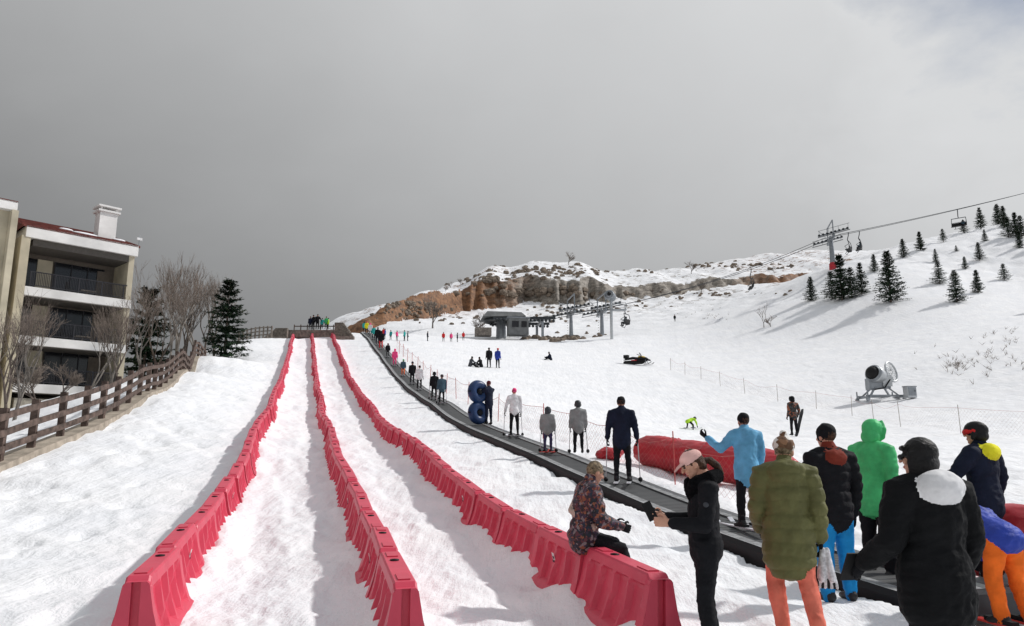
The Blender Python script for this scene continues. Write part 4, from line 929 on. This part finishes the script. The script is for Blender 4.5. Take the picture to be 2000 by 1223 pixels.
snowc=mixc(mr(noise(.6,5).outputs[0],.35,.7,0,1),(.82,.835,.86),(.89,.895,.905))
rn=noise(.30,8,.7); rn2=noise(1.0,8,.75); rn3=noise(.45,5,.6,(1,1,3.5))
rf1=math_('ADD',math_('MULTIPLY',rn2.outputs[0],.6),math_('MULTIPLY',rn3.outputs[0],.4))
rockc=mixc(mr(rf1,.38,.62,0,1),(.07,.06,.05),(.40,.36,.31)); soilc=mixc(mr(rf1,.38,.62,0,1),(.07,.035,.02),(.33,.17,.085))
rc=mixc(mr(math_('ADD',attr('soil'),math_('MULTIPLY',rn.outputs[0],.8)),.6,.95,0,1),rockc,soilc)
f1=mr(math_('ADD',attr('rock'),math_('MULTIPLY',math_('ADD',rn2.outputs[0],rn.outputs[0]),.9)),1.08,1.18,0,1)
f1=math_('MULTIPLY',f1,mr(attr('rock'),.02,.15,0,1))
f2=math_('MULTIPLY',mr(noise(.45,9,.75).outputs[0],.53,.58,0,1),mr(attr('scatter'),.1,.6,0,1))
f2=math_('MULTIPLY',f2,mr(noise(.06,3).outputs[0],.38,.55,.2,1))
ff=math_('MAXIMUM',f1,f2)
Lk(mixc(ff,snowc,rc),b.inputs['Base Color']); b.inputs['Roughness'].default_value=.65; b.inputs['Specular IOR Level'].default_value=.2
hgt=math_('ADD',math_('MULTIPLY',noise(2.2,7,.66).outputs[0],1.5),math_('MULTIPLY',noise(14,3,.6).outputs[0],.16))
hgt=math_('ADD',hgt,math_('MULTIPLY',noise(1.3,5,.6,(3.2,.35,1)).outputs[0],1.0))
bp=N('ShaderNodeBump'); bp.inputs['Strength'].default_value=.6; bp.inputs['Distance'].default_value=.09; Lk(hgt,bp.inputs['Height']); Lk(bp.outputs[0],b.inputs['Normal'])
me.materials.append(m); ob=bpy.data.objects.new('snow_ground',me); col.objects.link(ob)

# ---------------------------------------------------------------- sky, sun, camera
SUN_EL=math.radians(42); SUN_AZ=math.radians(72)
w=bpy.data.worlds.new('World'); scene.world=w; w.use_nodes=True; nt=w.node_tree; N=nt.nodes.new; Lk=nt.links.new
out=nt.nodes['World Output']; bg=nt.nodes['Background']
sky=N('ShaderNodeTexSky'); sky.sky_type='NISHITA'; sky.sun_disc=False; sky.sun_elevation=SUN_EL; sky.sun_rotation=SUN_AZ
Lk(sky.outputs[0],bg.inputs[0]); bg.inputs[1].default_value=.07
tc=N('ShaderNodeTexCoord'); sx=N('ShaderNodeSeparateXYZ'); Lk(tc.outputs['Generated'],sx.inputs[0])
def nz2(scale,d=4,r=.5,dist=0):
    q=N('ShaderNodeTexNoise'); q.inputs['Scale'].default_value=scale; q.inputs['Detail'].default_value=d; q.inputs['Roughness'].default_value=r; q.inputs['Distortion'].default_value=dist
    mp=N('ShaderNodeMapping'); mp.inputs['Scale'].default_value=(1,1,1.6); Lk(tc.outputs['Generated'],mp.inputs[0]); Lk(mp.outputs[0],q.inputs['Vector']); return q.outputs[0]
n1=nz2(1.6,5,.5,.3); n2=nz2(5,6,.55,.2)
def add(*a):
    r_=a[0]
    for x in a[1:]: r_=math_('ADD',r_,x)
    return r_
B=add(math_('MULTIPLY',math_('MAXIMUM',math_('SUBTRACT',sx.outputs[2],.18),-.05),.62),math_('MULTIPLY',math_('ADD',sx.outputs[0],.3),.28),.275)
B=add(B,math_('MULTIPLY',math_('SUBTRACT',n1,.5),.14),math_('MULTIPLY',math_('SUBTRACT',n2,.5),.05))
B=add(B,math_('MULTIPLY',mr(math_('ADD',sx.outputs[0],math_('MULTIPLY',n2,.3)),.50,.78,0,1),.12))
B=math_('MINIMUM',math_('MAXIMUM',B,.22),.70)
cc=N('ShaderNodeCombineColor'); Lk(math_('MULTIPLY',B,.985),cc.inputs[0]); Lk(math_('MULTIPLY',B,.998),cc.inputs[1]); Lk(math_('MULTIPLY',B,1.012),cc.inputs[2])
bg2=N('ShaderNodeBackground'); Lk(cc.outputs[0],bg2.inputs[0]); bg2.inputs[1].default_value=1.0
mixs=N('ShaderNodeMixShader')
gap=mr(add(math_('MULTIPLY',sx.outputs[0],1.0),math_('MULTIPLY',sx.outputs[2],.9),math_('MULTIPLY',n2,.5)),1.10,1.28,0,.75)
Lk(gap,mixs.inputs[0]); Lk(bg2.outputs[0],mixs.inputs[1]); Lk(bg.outputs[0],mixs.inputs[2]); Lk(mixs.outputs[0],out.inputs[0])
sd=bpy.data.lights.new('sun','SUN'); sd.energy=2.9; sd.angle=math.radians(2.5); sd.color=(1,.97,.935); so=bpy.data.objects.new('sun',sd); col.objects.link(so)
S=Vector((math.sin(SUN_AZ)*math.cos(SUN_EL),math.cos(SUN_AZ)*math.cos(SUN_EL),math.sin(SUN_EL))); so.rotation_euler=(-S).to_track_quat('-Z','Y').to_euler(); so.location=(40,20,60)
cd=bpy.data.cameras.new('camera'); cam=bpy.data.objects.new('camera',cd); col.objects.link(cam); cam.location=(0,0,EYE); cam.rotation_euler=(math.pi/2+PITCH,0,0)
cd.sensor_width=36; cd.lens=26; cd.clip_end=6000; cd.clip_start=.05; scene.camera=cam
scene.view_settings.view_transform='Standard'; scene.view_settings.look='None'; scene.view_settings.exposure=0
